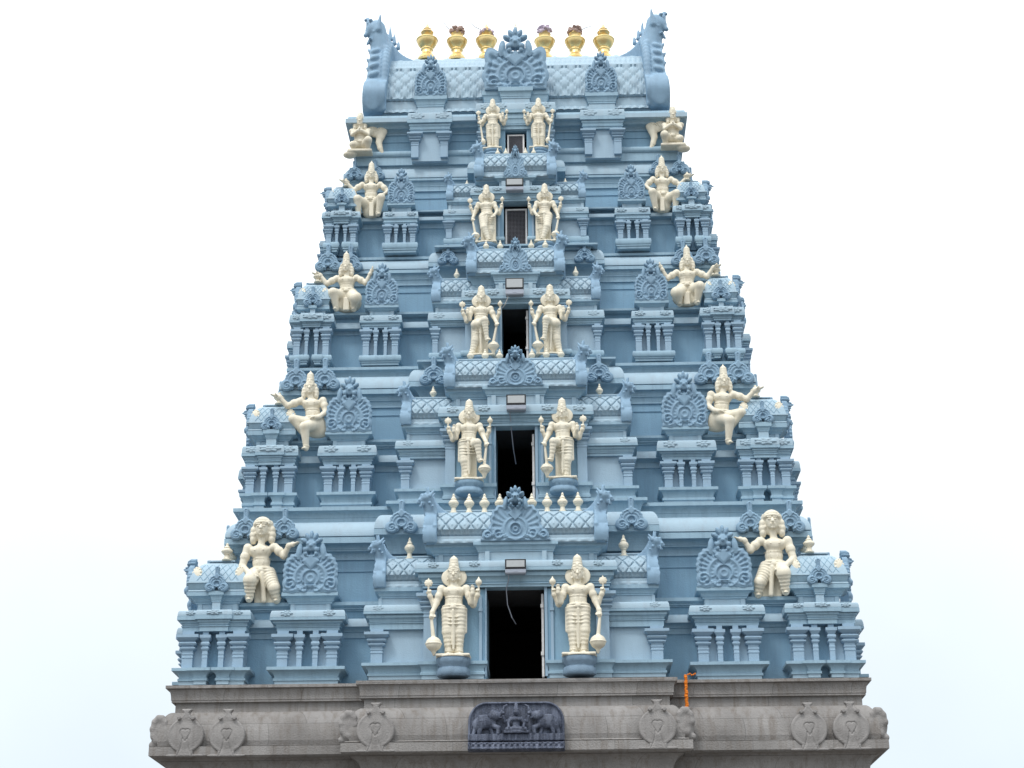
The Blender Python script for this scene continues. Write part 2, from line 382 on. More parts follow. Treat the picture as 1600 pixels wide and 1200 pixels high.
def k_leaf(x, z):
    ax = np.abs(x); o = circ(x, z, 0, 1.05, .86); o = np.maximum(o, -circ(ax, z, .92, .1, .42))
    o = np.minimum(o, rect(x, z, 0, 2.0, .2+.06*np.sin(z*14), .35)); o = np.minimum(o, circ(ax, z, .33, 1.88, .1)); o = np.minimum(o, rect(x, z, 0, .16, .4, .16))
    o = np.minimum(o, elli(ax, z, .6, .07, .3, .07))
    d = -o; hh = .10+.012*bump(d-.08, .05)+.05*np.clip(d/.5, 0, 1)
    ht = np.where(z > 1.12, np.abs(circ(ax, z, .10, 1.2, .14)), np.abs(ax-.24+.62*np.clip(1.12-z, 0, .37)))+np.where(z < .75, 1, 0)
    hh = hh-.028*bump(ht, .025)-.025*bump(ax-(.12+.32*np.clip(.9-z, 0, 1)**2), .025)*np.where(z < .9, 1, 0)
    hh = np.maximum(hh, np.where(circ(ax, z, .33, 1.88, .1) < 0, .2, 0))
    return o, hh
def rosette_fn(x, z):
    th = np.arctan2(z, x); r = np.sqrt(x*x+(z*1.25)**2); o = r-(.86+.13*np.cos(th*7))
    hh = .05+.10*np.clip(1-r, 0, 1)**.5+.03*np.cos(th*7)*np.clip(r, 0, .6)-.03*bump(r-.36, .07)
    return o, hh
K_LARGE = plate('horseshoe_gable', lambda x, z: k_large(x, z), (-1.1, 1.1), (0, 2.3), .5, .019, M_SLATE)
K_FAN = plate('horseshoe_gable_fan', lambda x, z: k_large(x, z, True), (-1.15, 1.15), (0, 2.3), .5, .019, M_SLATE)
K_SMALL = plate('small_gable', k_small, (-1.1, 1.1), (0, 2.4), .4, .035, M_SLATE)
K_WIDE = plate('wide_gable', k_wide, (-1.05, 1.05), (0, 1.6), .36, .0165, M_SLATE)
K_LEAF = plate('leaf_carving', k_leaf, (-1.0, 1.0), (0, 2.4), .25, .028, M_STONE2)
ROS = plate('rosette', rosette_fn, (-1, 1), (-1, 1), .25, .05, M_PALE)

def make_horn():
    """gable end of a vault: broad arched band, dragon mask on top facing outward (-x), sail-shaped fin sweeping inward (+x). height 1, arch base at z=0"""
    S = SDF((-.34, -.24, -.02), (.56, .95, 1.05), .0115)
    x = S.ax[0][:, None, None]; y = S.ax[1][None, :, None]; z = S.ax[2][None, None, :]
    bul = np.where(z < .3, 1.0+.10*np.sin(np.clip(z/.3, 0, 1)*np.pi), np.sqrt(np.clip(1-((z-.3)/.36)**2, 0, 1)))
    q = (np.abs((y-.33)/.45)-bul)*.36; q = np.maximum(q, -z)
    xo = -.105-.015*np.sin(z*9)-.014*np.abs(np.sin(z*26)); xi = .085+.012*np.sin(z*6)
    F1 = np.maximum(q, np.maximum(xo-x, x-xi))
    # sail fin: inner concave slope down to the ridge
    cur = .54+.36*np.exp(-np.clip(x-.03, 0, 1)/.15); F2 = np.maximum(np.maximum((z-cur)*.5, .42-z), np.maximum(np.abs(y-.30)-.06+.03*np.clip((z-.6)*3, 0, 1), np.maximum(-.08-x, x-.42)))
    S.F = np.minimum(F1, F2)
    S.cap((.075, -.09, .02), (.07, -.13, .28), .03, .03, k=.02); S.cap((.07, -.13, .28), (.06, .05, .60), .03, .03, k=.02)
    S.cap((-.085, -.08, .0), (-.09, -.12, .25), .03, .025, k=.02)
    # neck and dragon mask
    S.cap((-.01, .08, .58), (-.05, .0, .76), .115, .10, k=.04)
    S.ell((-.08, -.03, .80), (.105, .115, .085), k=.03); S.cap((-.13, -.05, .79), (-.20, -.07, .72), .06, .038, k=.02); S.cap((-.11, -.05, .72), (-.17, -.06, .65), .045, .025, k=.015)
    for sy in (-1, 1):
        S.ell((-.10, -.03+sy*.085, .835), (.032, .03, .028), k=.006); S.cap((-.02, -.02+sy*.09, .82), (.05, .0+sy*.10, .92), .038, .012, k=.01)
        S.cap((-.05, -.03+sy*.07, .86), (-.075, -.04+sy*.075, .96), .034, .014, k=.01)
        S.cap((-.15, -.06+sy*.05, .70), (-.16, -.07+sy*.05, .62), .018, .008, k=.006)
    S.cap((-.06, -.04, .86), (-.05, -.03, .99), .045, .012, k=.012); S.ell((-.15, -.07, .84), (.03, .045, .03), k=.01)
    for a_, c_ in ((-.19, .75), (-.02, .70), (.03, .64)): S.ell((a_, -.10, c_), (.025, .025, .025), k=.006)
    return S.mesh('gable_crest', [M_SLATE_L])
M_SLATE_L = mat('worn_blue_paint', (0.235, 0.37, 0.50), 0.08, 6, 0.6, 0.3, 70, streak=0.38, streakcol=(0.158, 0.238, 0.338))
HORN_L = make_horn(); HORN_R = mirror_mesh(HORN_L, 'gable_crest_mirror')

def finial_mesh(name, m):
    b = MB(); b.lathe([(.30, 0), (.34, .03), (.34, .07), (.24, .10), (.2, .2), (.17, .3), (.26, .34), (.26, .37), (.36, .42), (.42, .5), (.40, .57), (.30, .64), (.2, .68), (.24, .71), (.2, .75), (.12, .82), (.10, .86), (.12, .89), (.06, .96), (.0, 1.0)], n=18)
    return b.mesh(name, [m])
FIN = finial_mesh('finial', M_CREAM)
FINW = 0.42

# ------------------------------------------------------------------ storey-building pieces (local frame: x along the wall, y into the wall, z up)
def base_prof(z0, z1, o, torus, mp=0, ml=1):
    h = z1-z0
    if torus:
        return [(.02, z0, mp), (.02, z0+.22*h, mp), (.04, z0+.24*h, mp), (.04, z0+.34*h, mp)]+q_torus(o*.5, o, z0+.36*h, z1, mp)+[(0, z1, mp)]
    return [(.03, z0, ml), (.03, z0+.22*h, ml), (.055, z0+.24*h, mp), (.055, z0+.38*h, mp), (.035, z0+.42*h, mp)]+q_cove(.035, z0+.45*h, o*.93, z0+.80*h, mp)+[(o, z0+.82*h, mp), (o, z1, mp), (0, z1+.004, mp)]
def cornice_prof(za, zb, zl0, zl1, zr, o, neck_o, mp=0, ml=1):
    """za architrave bottom, zb architrave top, zl0/zl1 lip, zr roll top"""
    g = zl0-zb
    return [(.03, za, mp), (.03, zb-.012, mp), (.05, zb-.012, mp), (.05, zb, mp), (.02, zb+.1*g, mp)]+q_cove(.035, zb+.12*g, o*.55, zb+.55*g, mp)+[(o*.62, zb+.58*g, mp), (o*.62, zb+.9*g, mp), (o*.5, zl0-.005, mp), (o, zl0, mp), (o, zl1, mp), (o-.01, zl1+.002, mp)]+q_roll(o-.004, zl1+.006, o*.7, zr, ml)+[(neck_o, zr+.002, ml)]
def upper_prof(zr, zn, zl0, zl1, no, uo, mp=0, ml=1):
    h = zl0-zn
    return [(no, zr, ml), (no, zn, ml), (no+.2*(uo-no), zn, mp), (no+.2*(uo-no), zn+.25*h, mp), (no+.35*(uo-no), zn+.28*h, mp), (no+.35*(uo-no), zn+.42*h, mp)]+q_cove(no+.4*(uo-no), zn+.45*h, uo*.97+.0*no, zn+.95*h, mp)+[(uo, zl0, mp), (uo, zl1, mp), (uo-.03, zl1+.003, mp)]
def pilaster_mesh(name, w, zb, zc, zt, d):
    b = MB(); H = zt-zc
    P = [(0, zb), (0, zc-.45*H), (.1*w, zc-.43*H), (.1*w, zc-.36*H), (0, zc-.34*H), (0, zc-.26*H), (.1*w, zc-.24*H), (.1*w, zc-.17*H), (0, zc-.15*H), (0, zc-.03*H), (.25*w, zc), (.5*w, zc+.06*H), (.5*w, zc+.12*H), (.12*w, zc+.15*H), (.12*w, zc+.2*H), (.55*w, zc+.25*H), (.72*w, zc+.33*H), (.55*w, zc+.40*H), (.2*w, zc+.44*H), (.35*w, zc+.47*H), (1.0*w, zc+.60*H), (1.12*w, zc+.62*H), (1.12*w, zc+.78*H), (.12*w, zc+.80*H), (.12*w, zt)]
    b.loft(-w, w, -d, .10, [(o, z, 0) for o, z in P]); return b.mesh(name, [M_MIDP], ang=28)
M_MIDP = mat('pilaster_paint', (0.275, 0.40, 0.515), 0.05, 3, 0.6, 0.25, 50, streak=0.32, streakcol=(0.216, 0.302, 0.389))

def vault_mesh(name, hw, H, dv, pitch, leaf=True, ridge=True, endtaper=0.0):
    """barrel vault along x with incised diamond lattice; H = full height, dv = depth to ridge"""
    b = MB()
    # leaf trim, skirt
    n = max(40, int(2*hw/.013)); n = min(n, 460)
    prof = []   # (y, z, kind)
    for i in range(5): prof.append((-.03+.02*i/4, H*.12*i/4, 'leaf'))
    for i in range(1, 7): prof.append((.02+.02*math.sin(math.pi*i/6), H*.12+H*.2*i/6, 'skirt'))
    nl = 30
    for i in range(1, nl+1):
        t = i/nl; a = t*math.pi/2*0.98
        prof.append((-.035+dv*(1-math.cos(a))*1.0, H*.34+H*.66*math.sin(a), 'lat'))
    L = [0]
    for i in range(1, len(prof)): L.append(L[-1]+math.hypot(prof[i][0]-prof[i-1][0], prof[i][1]-prof[i-1][1]))
    rows = []
    l0 = L[10]; l1 = L[-1]*0.82
    for j, (y, z, k) in enumerate(prof):
        row = []
        for i in range(n+1):
            x = -hw+2*hw*i/n; d = 0
            if k == 'leaf':
                d = .022*abs(math.cos(math.pi*x/(pitch*.9)))*math.sin(math.pi*min(1, z/(H*.12)))
            elif k == 'skirt':
                d = .006*math.sin(x*90)
                if z > H*.24: d += .028+.012*abs(math.sin(math.pi*x/(pitch*.5)))
            else:
                s_ = (L[j]-l0)
                if L[j] < l1:
                    u = (x/pitch+s_/pitch*.72) % 1.0; v = (x/pitch-s_/pitch*.72) % 1.0
                    du = min(u, 1-u); dv_ = min(v, 1-v); dm = min(du, dv_)
                    d = .034*min(1, max(0, (dm-.03)/.06)) + .022*math.exp(-((u-.5)**2+(v-.5)**2)/.006)
                    if .05 < dm < .0: d = 0
                else: d = .03+.01*abs(math.sin(math.pi*x/pitch*2))*(1 if (j % 2) else 0)
            row.append(b.v((x, y-d, z)))
        rows.append(row)
    # mirrored back (plain)
    for t in (0.75, 0.5, 0.25, 0.0):
        a = t*math.pi/2; rows.append([b.v((-hw+2*hw*i/n, 2*dv-.035-dv*(1-math.cos(a)), H*.34+H*.66*math.sin(a))) for i in range(n+1)])
    rows.append([b.v((-hw+2*hw*i/n, 2*dv, 0)) for i in range(n+1)])
    for r0, r1 in zip(rows[:-1], rows[1:]):
        for i in range(n): b.f((r0[i], r0[i+1], r1[i+1], r1[i]))
    b.f(tuple(r[0] for r in rows)); b.f(tuple(reversed([r[-1] for r in rows])))
    b.box(-hw+.002, hw-.002, -.012, 2*dv-.01, -.004, H*.2)
    if ridge:
        b.loft(-hw*.97, hw*.97, dv-.09, dv+.09, [(0, H*.98), (.0, H*1.0+.02), (.02, H+.022), (.02, H+.05), (0, H+.052)], backoff=True)
    return b.mesh(name, [M_PALE], ang=50)

def dome_parts(parent, T, hw, H, depth):
    """squared little domed roof of a corner shrine, with cream medallions, ridge plate, finial"""
    b = MB(); P = []
    for i in range(5): P.append((.02+.015*math.sin(math.pi*i/4), H*.07*i/4, 1))
    P += [(-.0, H*.08, 1), (.015, H*.10, 0), (.035, H*.21, 0), (.045, H*.25, 0), (.065, H*.26, 1), (.06, H*.30, 1), (.03, H*.31, 1)]
    for i in range(9):
        a = math.pi/2*i/8; P.append((.035-hw*.66*(1-math.cos(a))**.72, H*.31+H*.64*math.sin(a), 1))
    P += [(-hw*.60, H*.955, 1), (-hw*.60, H*.985, 1), (-hw*.50, H*.987, 1), (-hw*.50, H*1.02, 1), (-hw*.75, H*1.022, 1)]
    b.loft(-hw, hw, 0, depth, P, backoff=True)
    # diamond lattice ribs on the front face
    def ys(z):
        t = max(0, min(1, (z-H*.31)/(H*.64))); return -.035+hw*.66*(1-math.cos(math.asin(t)))**.72-.002
    for k in range(-5, 6):
        for sg in (-1, 1):
            pts = []
            for i in range(7):
                z = H*.34+H*.50*i/6; x = k*hw*.26+sg*(z-H*.6)*.7
                lim = hw*.80-max(0, (z-H*.6))*.6
                if abs(x) < lim: pts.append((x, ys(z), z))
            if len(pts) > 2: b.tube(pts, .007, 5, 0)
    inst('shrine_dome', b.mesh('shrine_dome', [M_MID, M_PALE], ang=40), parent, T)
    return
def med_mesh():
    S = SDF((-1.1, -.6, -1.3), (1.1, .6, 1.3), .07); S.ell((0, 0, 0), (.8, .42, 1.0), k=0)
    for i in range(14):
        a = 2*math.pi*i/14; S.ell((.74*math.cos(a), 0, .94*math.sin(a)), (.15, .3, .15), k=.08)
    return S.mesh('medallion', [M_CREAM])
MED = med_mesh()

TOWER = empty('temple_tower', (0, 0, 0))
tag(TOWER, 'tall stepped temple gateway tower painted pale blue on a grey stone base', 'temple tower')
TOWER_INV = Matrix.Identity(4)
YMID = 4.2
def shift(o): return o

T5 = {}
def lv(px, pys, Y): return [zz(px, p, Y) for p in pys]
def aedicule_meshes(tag_, hw, depth, o_f, o_c, no, uo, z, torus, slot, split):
    """returns list of (name, mesh, local T)"""
    z0, z1, zc, zt, zb, zl0, zl1, zr, zn, zu0, zu1 = z
    out = []; b = MB()
    pw = hw*.17; ip = hw*.085
    sx = hw*.16 if slot else 0
    wall_y = .085
    # base
    bp = base_prof(z0, z1, o_f, torus)
    if split:
        for sg in (-1, 1):
            xa, xb = (-hw, -sx-.035) if sg < 0 else (sx+.035, hw)
            b.loft(xa, xb, 0, depth, [(min(o, 99), zz_, m) for o, zz_, m in bp] if False else bp)
            xc = sg*(hw*.42)
            xa, xb = sorted((sg*(sx+.035), sg*(hw*.52)))
            b.loft(xa, xb, -.035, depth, [(o*.9, q+.002, m) for o, q, m in bp])
    else: b.loft(-hw, hw, 0, depth, bp)
    # wall panels
    b.box(-hw+.01, -sx-.02, wall_y, depth-.02, z1-.01, zt+.03, 2); b.box(sx+.02, hw-.01, wall_y+.001, depth-.021, z1-.01, zt+.03, 2)
    b.box(-hw*.5, hw*.5, wall_y+.07, depth-.06, z0, zt+.02, 3)
    # cornice
    cp = cornice_prof(zt, zb, zl0, zl1, zr, o_c, no); b.loft(-hw, hw, 0, depth, cp)
    if split:
        cw = hw*.42; b.loft(-cw, cw, -.05, depth-.03, [(o*.9, q-.006 if i < 5 else q+.006, m) for i, (o, q, m) in enumerate(cp)])
    b.loft(-hw, hw, 0, depth, upper_prof(zr, zn, zu0, zu1, no, uo))
    if split:
        cw = hw*.26; b.loft(-cw, cw, -.05, depth-.05, upper_prof(zr+.002, zn+.004, zu0+.003, zu1+.006, -.02, uo*.9+.02) if uo > 0 else upper_prof(zr+.002, zn+.004, zu0+.003, zu1+.006, no*.4, uo*.4))
    # small posts in the neck
    for k in (-.86, .86):
        xk = (hw+no)*k; b.box(xk-.035, xk+.035, -no-.018, depth, zr, zn-.002, 1)
    out.append(('shrine_block', b.mesh('shrine_block', [M_MID, M_PALE, M_PANEL, M_WALL]), T_()))
    pm = pilaster_mesh('pilaster', pw, z1-.004, zc, zt+.002, .045); im = pilaster_mesh('pilaster', ip, z1-.004, zc, zt+.002, .035)
    for k in (-1, 1):
        out.append(('pilaster', pm, T_(k*(hw-pw), 0, 0))); out.append(('pilaster', im, T_(k*(sx+ip+.012), 0, 0)))
    rr = (zr-zl1)*.52
    if slot or True:
        for k in ((-.72, .72) if not split else (-.78, 0.0, .78)):
            out.append(('rosette', ROS, T_(k*hw, -o_c*.93-(.045 if k == 0 else .0), (zl1+zr)/2+.004, 0, (rr*(1.7 if k else 2.8), .2, rr*1.1))))
    return out
def put(lst, parent, T):
    for n, me, t in lst: inst(n, me, parent, TOWER_INV @ T @ t)
def P_inst(name, me, parent, T): return inst(name, me, parent, TOWER_INV @ T)

# px tables measured on the photograph -> turned into real sizes on each storey's own plane
F = {1: 0.0, 2: .74, 3: 1.38, 4: 1.92, 5: 2.36}
TI = {
 1: dict(xr=400, core=[1064, 1000, 990, 981, 968, 958, 947, 942, 894, 876, 872, 848, 837, 814, 811, 799, 794],
  ca=dict(x=(286, 381), c=(276, 391), f=(270, 392), n=(307, 371), u=(291, 383), y=[1070, 1043, 1016, 987, 978, 968, 962, 954, 944, 930, 925], dome=880),
  kb=dict(x=(434, 527), c=(421, 539), f=(417, 539), n=(452, 516), u=(439, 527), y=[1070, 1041, 1016, 986, 979, 968, 964, 953.5, 944, 930, 925], ktop=829),
  cb=dict(x=580, c=568, f=565, n=594, u=585, y=[1062, 1035, 1010, 984, 973, 958.5, 955, 945, 935, 923, 918], pil=(580, 598), vt=873),
  ib=dict(x=662, c=648, y=[1060, 1031, 952, 923, 914, 893, 888, 878, 864, 852, 848], pil=(662, 682)),
  tv=dict(l=664, n=679, top=801), door=(758, 852, 917, 1058), pk=(591, 584, 804, 825, 835), sk=[(384, 794, 844), (445, 794, 843)], pkk=(627, 782, 833),
  hcb=(583.5, 918, 837), htv=(664, 848, 764), fcb=(640, 840, 873, 15), ftv=([708.7, 733, 757, 781], 771, 801, 15), ck=(751, 845, 759), core_x=378, lipx=349, stx=366, fl=(789, 822, 874, 896), torus=False, pst=(603, 782, 786), gs=(710, 871, 1026)),
 2: dict(xr=470, core=[789, 740.5, 730, 724, 712.5, 704, 692, 688.5, 650, 638, 635, 615, 606, 587, 585, 573, 569],
  ca=dict(x=(385, 457.5), c=(377, 466), f=(375, 465), n=(400, 451), u=(384, 459), y=[796, 770, 748, 727.5, 721, 712, 708, 697, 690, 679, 673], dome=638),
  kb=dict(x=(507, 578), c=(496.5, 589), f=(496, 588), n=(519, 570), u=(508, 581), y=[795, 768, 748, 726.5, 720, 711.5, 707.5, 696, 689, 678, 674], ktop=588),
  cb=dict(x=627, c=617, f=616, n=638, u=627.5, y=[789, 763, 740, 717, 711, 700, 697, 688, 679, 667, 663.5], pil=(627, 640), vt=625),
  ib=dict(x=696, c=684.5, y=[786, 754, 692, 668, 662, 650, 646, 635, 621, 609, 605], pil=(696, 711)),
  tv=dict(l=696, n=708, top=566), door=(771.4, 836, 668, 785), pk=(642, 638, 577, 595, 603.5), sk=[(463, 561, 611), (508, 560, 610)], pkk=(677.5, 558, 601),
  hcb=(630, 663.5, 597), htv=(696, 605, 539), fcb=(677, 604, 625, 11), ftv=([735, 758, 780.5], 545, 566, 11), ck=(761.5, 603, 540), core_x=450, lipx=432, stx=446.5, fl=(791, 822, 617, 640), torus=False, pst=(651.6, 562, 564), gs=(732, 625, 750)),
 3: dict(xr=530, core=[566, 525.6, 518, 514, 504, 499.6, 492, 489, 458, 447, 445, 426, 419.5, 406, 404, 395.5, 392],
  ca=dict(x=(459.5, 514), c=(453, 519), f=(452.7, 519), n=(469, 507), u=(463, 514), y=[570, 554, 533, 512.6, 508, 503, 500, 491, 487, 483, 479], dome=449),
  kb=dict(x=(567.5, 622), c=(562, 628.5), f=(562, 628.5), n=(578, 615.5), u=(568, 621), y=[570, 554, 533, 513, 508.5, 503.5, 501, 492.5, 487, 480, 476], ktop=410.5),
  cb=dict(x=676, c=668, f=669.5, n=683, u=675.5, y=[566, 550, 530, 511, 507, 500, 498, 488, 481.5, 474, 471], pil=(676.5, 684.5), vt=440),
  ib=dict(x=727, c=721, y=[562, 547, 500, 481, 476, 469, 465, 454, 446, 430, 427], pil=(727, 738)),
  tv=dict(l=730.5, n=739.6, top=394.5), door=(783.3, 828.6, 476, 565), pk=(672, 669, 394, 409, 416), sk=[(513, 382, 424), (548, 385, 424)], pkk=(700, 382, 413.5),
  hcb=(676, 471, 415), htv=(731, 427, 367), fcb=(713.7, 420, 440, 9.5), ftv=([759.5, 781.5], 375, 394.5, 10), ck=(779, 424.5, 370), core_x=505, lipx=491, stx=503, fl=(789.5, 818.5, 435, 460), torus=True, pst=(679, 383, 385), gs=(751, 447, 560)),
 4: dict(xr=575, core=[392, 360, 351, 346, 339.6, 336.5, 332, 330, 311, 300, 298, 281.5, 276.7, 260, 258.5, 249, 246],
  ca=dict(x=(510, 556), c=(506, 561), f=(505.5, 561), n=(520, 549), u=(511, 557), y=[394, 378, 366, 351, 346, 340, 338, 331, 326, 322, 319], dome=300),
  kb=dict(x=(602, 649), c=(598, 654), f=(598, 654), n=(611, 640), u=(604.5, 648), y=[394, 378, 366, 351, 347, 341, 338.5, 331, 325.5, 320, 317], ktop=263),
  cb=dict(x=697, c=692, f=693, n=703, u=698, y=[386, 371.6, 358, 346, 343, 336, 334, 327, 321, 315, 312], pil=(697, 706), vt=294),
  ib=dict(x=741, c=736, y=[382, 370, 335, 318, 313, 305, 302, 294, 287, 280, 277], pil=(741, 750)),
  tv=dict(l=743, n=752, top=247), door=(787, 825, 320.6, 384), pk=(734, 730, 252, 263, 270), sk=[(554, 252, 282), (586, 250, 281)], pkk=None,
  hcb=(698, 312, 271), htv=(743, 277, 224), fcb=(729.7, 282, 294, 7), ftv=([777.5, 790.3], 231, 247, 8), ck=(786, 276, 226), core_x=545, lipx=534, stx=543, fl=(790, 818, 279, 297), torus=True, pst=None, gs=(757, 290, 383)),
}
LEDGE_Z = {}
STOREY_LBL = {1: 'lowest and widest blue storey, standing on the grey stone base', 2: 'second storey up with round pedestals at its doorway', 3: 'middle storey of the tower', 4: 'fourth storey up with a wire mesh door', 5: 'topmost storey right under the vaulted roof'}
def seg(px, py, Y): return abs(at(px, py, Y).x)

for t in (1, 2, 3, 4):
    D = TI[t]; f = F[t]; xr = D['xr']
    YL, YU = f+.42, f+.66            # lower wall, upper wall
    XU = xx(D['core_x'], D['core'][10], YU)          # half width of the upper wall
    XL = XU+.24
    c = D['core']
    YK = YU-.36                        # kapota lip plane
    XK = xx(D['lipx'], c[11], YK)
    ok = XK-XU
    YK = YU-ok
    nf = F.get(t+1)
    YS = nf-.16                       # strip lip plane
    XS = xx(D['stx'], c[16], YS)
    z = {}
    yl = YL
    zl = [zz(xr, c[0]+30, YL), zz(xr, c[1], YL), zz(xr, c[2], YL-.05), zz(xr, c[3], YL-.16), zz(xr, c[4], YL-.13), zz(xr, c[5], YL-.02), zz(xr, c[6], YL-.2), zz(xr, c[7], YL-.2)]
    lr = 24/ (1)  # lower profile in offsets relative to the upper wall rect
    L0 = .24
    xw = (D['kb']['x'][1]+D['cb']['x'])/2
    zu = [zz(xw, c[8], YU), zz(xw, c[9], YU-.02), zz(xw, c[10], YU-.05), zz(xw, c[11], YK), zz(xw, c[12], YK), zz(xw, c[13], YK+.16), zz(xw, c[14], YS+.1), zz(xw, c[15], YS), zz(xw, c[16], YS)]
    prof = [(L0, zl[0], 3), (L0, zl[1], 3), (L0+.03, zl[1]+.01, 0), (L0+.03, zl[2], 0), (L0+.06, zl[2]+.01, 0)]+q_cove(L0+.06, zl[2]+.012, L0+.14, zl[3]-.01, 0)+[(L0+.17, zl[3], 0), (L0+.17, zl[3]+.02, 1)]+q_roll(L0+.165, zl[3]+.022, L0+.10, zl[4], 1)+[(L0+.02, zl[4]+.002, 3), (L0+.02, zl[5], 3), (L0+.06, zl[5]+.005, 0), (L0+.06, zl[5]+.3*(zl[6]-zl[5]), 0), (L0+.11, zl[5]+.35*(zl[6]-zl[5]), 0), (L0+.11, zl[5]+.6*(zl[6]-zl[5]), 0), (L0+.2, zl[6]-.003, 0), (L0+.2, zl[7], 0), (0, zl[7]+.003, 3),
        (0, zu[0], 3), (.018, zu[0]+.002, 3), (.018, zu[1], 3), (.05, zu[1]+.004, 0), (.05, zu[2], 0), (.03, zu[2]+.004, 0)]
    zg = zu[3]-zu[2]
    prof += q_cove(.03, zu[2]+.01, ok*.38, zu[2]+.48*zg, 0)+[(ok*.42, zu[2]+.5*zg, 0), (ok*.42, zu[2]+.62*zg, 0)]+q_cove(ok*.46, zu[2]+.64*zg, ok*.8, zu[3]-.006, 0)+[(ok, zu[3], 0), (ok, zu[4]-.026, 0), (ok-.04, zu[4]-.014, 0), (ok-.04, zu[4]-.001, 0)]+q_roll(ok-.005, zu[4], ok-.26, zu[5], 1, 14)
    os = XS-XU
    prof += [(os-.13, zu[5]+.002, 0), (os-.13, zu[6], 0)]+q_cove(os-.12, zu[6]+.004, os-.03, zu[7]-.01, 0)+[(os, zu[7]-.004, 0), (os, zu[8], 0), (os-.1, zu[8]+.003, 0), (os-.12, zu[8]+.004, 0)]
    prof += [(os-.5, zu[8]+.006, 0)]
    b = MB(); b.loft(-XU, XU, YU, 2*YMID-YU, prof, backoff=True)
    core = b.obj('storey', [M_MID, M_PALE, M_PANEL, M_WALL, M_CEIL, M_DARK], TOWER, TOWER_INV)
    core['label'] = STOREY_LBL[t]
    D['core_obj'] = core; D['XU'] = XU; D['YU'] = YU; D['YK'] = YK; D['zshelf'] = zl[7]; D['YSH'] = YL; D['zroll'] = zl[4]
    D['ztop'] = zu[8]
    S_ = core

    # doorway opening cut through the storey, room behind coloured dark for its shade
    dx0, dx1, dy0, dy1 = D['door']
    YI = f-.42
    dhw = (abs(at(dx0, (dy0+dy1)/2, YI).x)+abs(at(dx1, (dy0+dy1)/2, YI).x))/2
    zd1 = zz(805, dy0, YI); zd0 = zz(805, dy1, YI)
    D['door_w'] = (dhw, zd0, zd1)
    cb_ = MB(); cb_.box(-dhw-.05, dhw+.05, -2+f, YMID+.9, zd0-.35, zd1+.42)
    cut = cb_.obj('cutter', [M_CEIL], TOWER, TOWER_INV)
    md = core.modifiers.new('door', 'BOOLEAN'); md.operation = 'DIFFERENCE'; md.object = cut; md.solver = 'EXACT'
    try: md.material_mode = 'TRANSFER'
    except Exception: pass
    bpy.context.view_layer.update()
    dg = bpy.context.evaluated_depsgraph_get(); me2 = bpy.data.meshes.new_from_object(core.evaluated_get(dg), depsgraph=dg)
    core.modifiers.clear(); core.data = me2; me2.name = 'storey'; me2.shade_flat()
    bpy.data.objects.remove(cut, do_unlink=True)

    # corner shrines and gable shrines
    for key, split in (('ca', True), ('kb', False)):
        A = D[key]; y = A['y']; xm = (A['x'][0]+A['x'][1])/2; ym = (y[1]+y[3])/2
        xa = at(A['x'][0], ym, f).x; xb = at(A['x'][1], ym, f).x
        hw = (xb-xa)/2; cx = -(xa+xb)/2      # positive: right-hand copy
        def half(k, yy, o): return (at(A[k][1], yy, f-o).x-at(A[k][0], yy, f-o).x)/2-hw
        o_c = half('c', y[5], .1); o_f = half('f', y[1], .1); no = half('n', y[7], 0); uo = half('u', y[9], 0)
        if key == 'ca': o_c = max(o_c, .10)
        planes = [f-.03, f-o_f, f, f, f-.03, f-o_c, f-o_c, f-o_c*.7, f-no, f-uo, f-uo]
        zs = [zz(xm, yy, pl) for yy, pl in zip(y, planes)]
        depth = .60
        A['m'] = aedicule_meshes(key, hw, depth, max(.05, o_f), o_c, no, uo, zs, D['torus'], True, split)
        A['hw'] = hw; A['cx'] = cx; A['zs'] = zs; A['uo'] = uo
        for sg in (-1, 1):
            put(A['m'], S_, T_(sg*cx, f, 0))
            if key == 'kb':
                kh = zz(xm, A['ktop'], f-uo)-zs[-1]; s = kh/2.26
                kw = (hw+uo)*.99
                P_inst('horseshoe_gable', K_LARGE, S_, T_(sg*cx, f-uo+.02, zs[-1], 0, (kw, s*.62, s)))
                bb = MB(); bb.loft(-kw*.55, kw*.55, 0, .5, q_roll(0, 0, -.12, kh*.55, 0)); bb.obj('gable_backing', [M_MID], S_, TOWER_INV @ T_(sg*cx, f-uo+.05, zs[-1]))
            else:
                dh = (zz(xm, A['dome'], f+.34)-zs[-1])*1.04; dw = hw+uo-.04; dd = 2*dw*.9
                dome_parts(S_, TOWER_INV @ T_(sg*cx, f-uo+.04, zs[-1]), dw, dh, dd)
                for k in (-1, 1):
                    P_inst('medallion', MED, S_, T_(sg*cx+k*(dw*.80), f-uo+.04+.06, zs[-1]+dh*.50, k*.4, (dh*.19, .14, dh*.25)))
                s = dh*.70/2.3*1.02
                P_inst('horseshoe_gable', K_SMALL, S_, T_(sg*cx, f-uo-.02, zs[-1]-.01, 0, (s*1.05, .28, s)))
                # gable on the outward side of the dome
                P_inst('horseshoe_gable', K_LARGE, S_, T_(sg*(cx+dw+.03), f-uo+.04+dd/2, zs[-1]-.02, sg*math.pi/2, (dw*.75, .5, dh*1.0/1.9)))
                fh = zz(350 if t == 1 else xm, A['dome']-{1: 31, 2: 22, 3: 20, 4: 16}[t], f+.3)-zs[-1]-dh
                fs = dh*.30
                for yy in (f-uo+dd*.32, f-uo+dd*.82):
                    P_inst('finial', FIN, S_, T_(sg*(cx+(-.18*dw)), yy, zs[-1]+dh*1.01, 0, (fs*.55/.42, fs*.55/.42, fh)))
                P_inst('horseshoe_gable', K_SMALL, S_, T_(sg*(cx+dw*.55), f-uo+dd*.6, zs[-1]+dh*.82, sg*math.pi/2, (s*.5, .2, s*.42)))
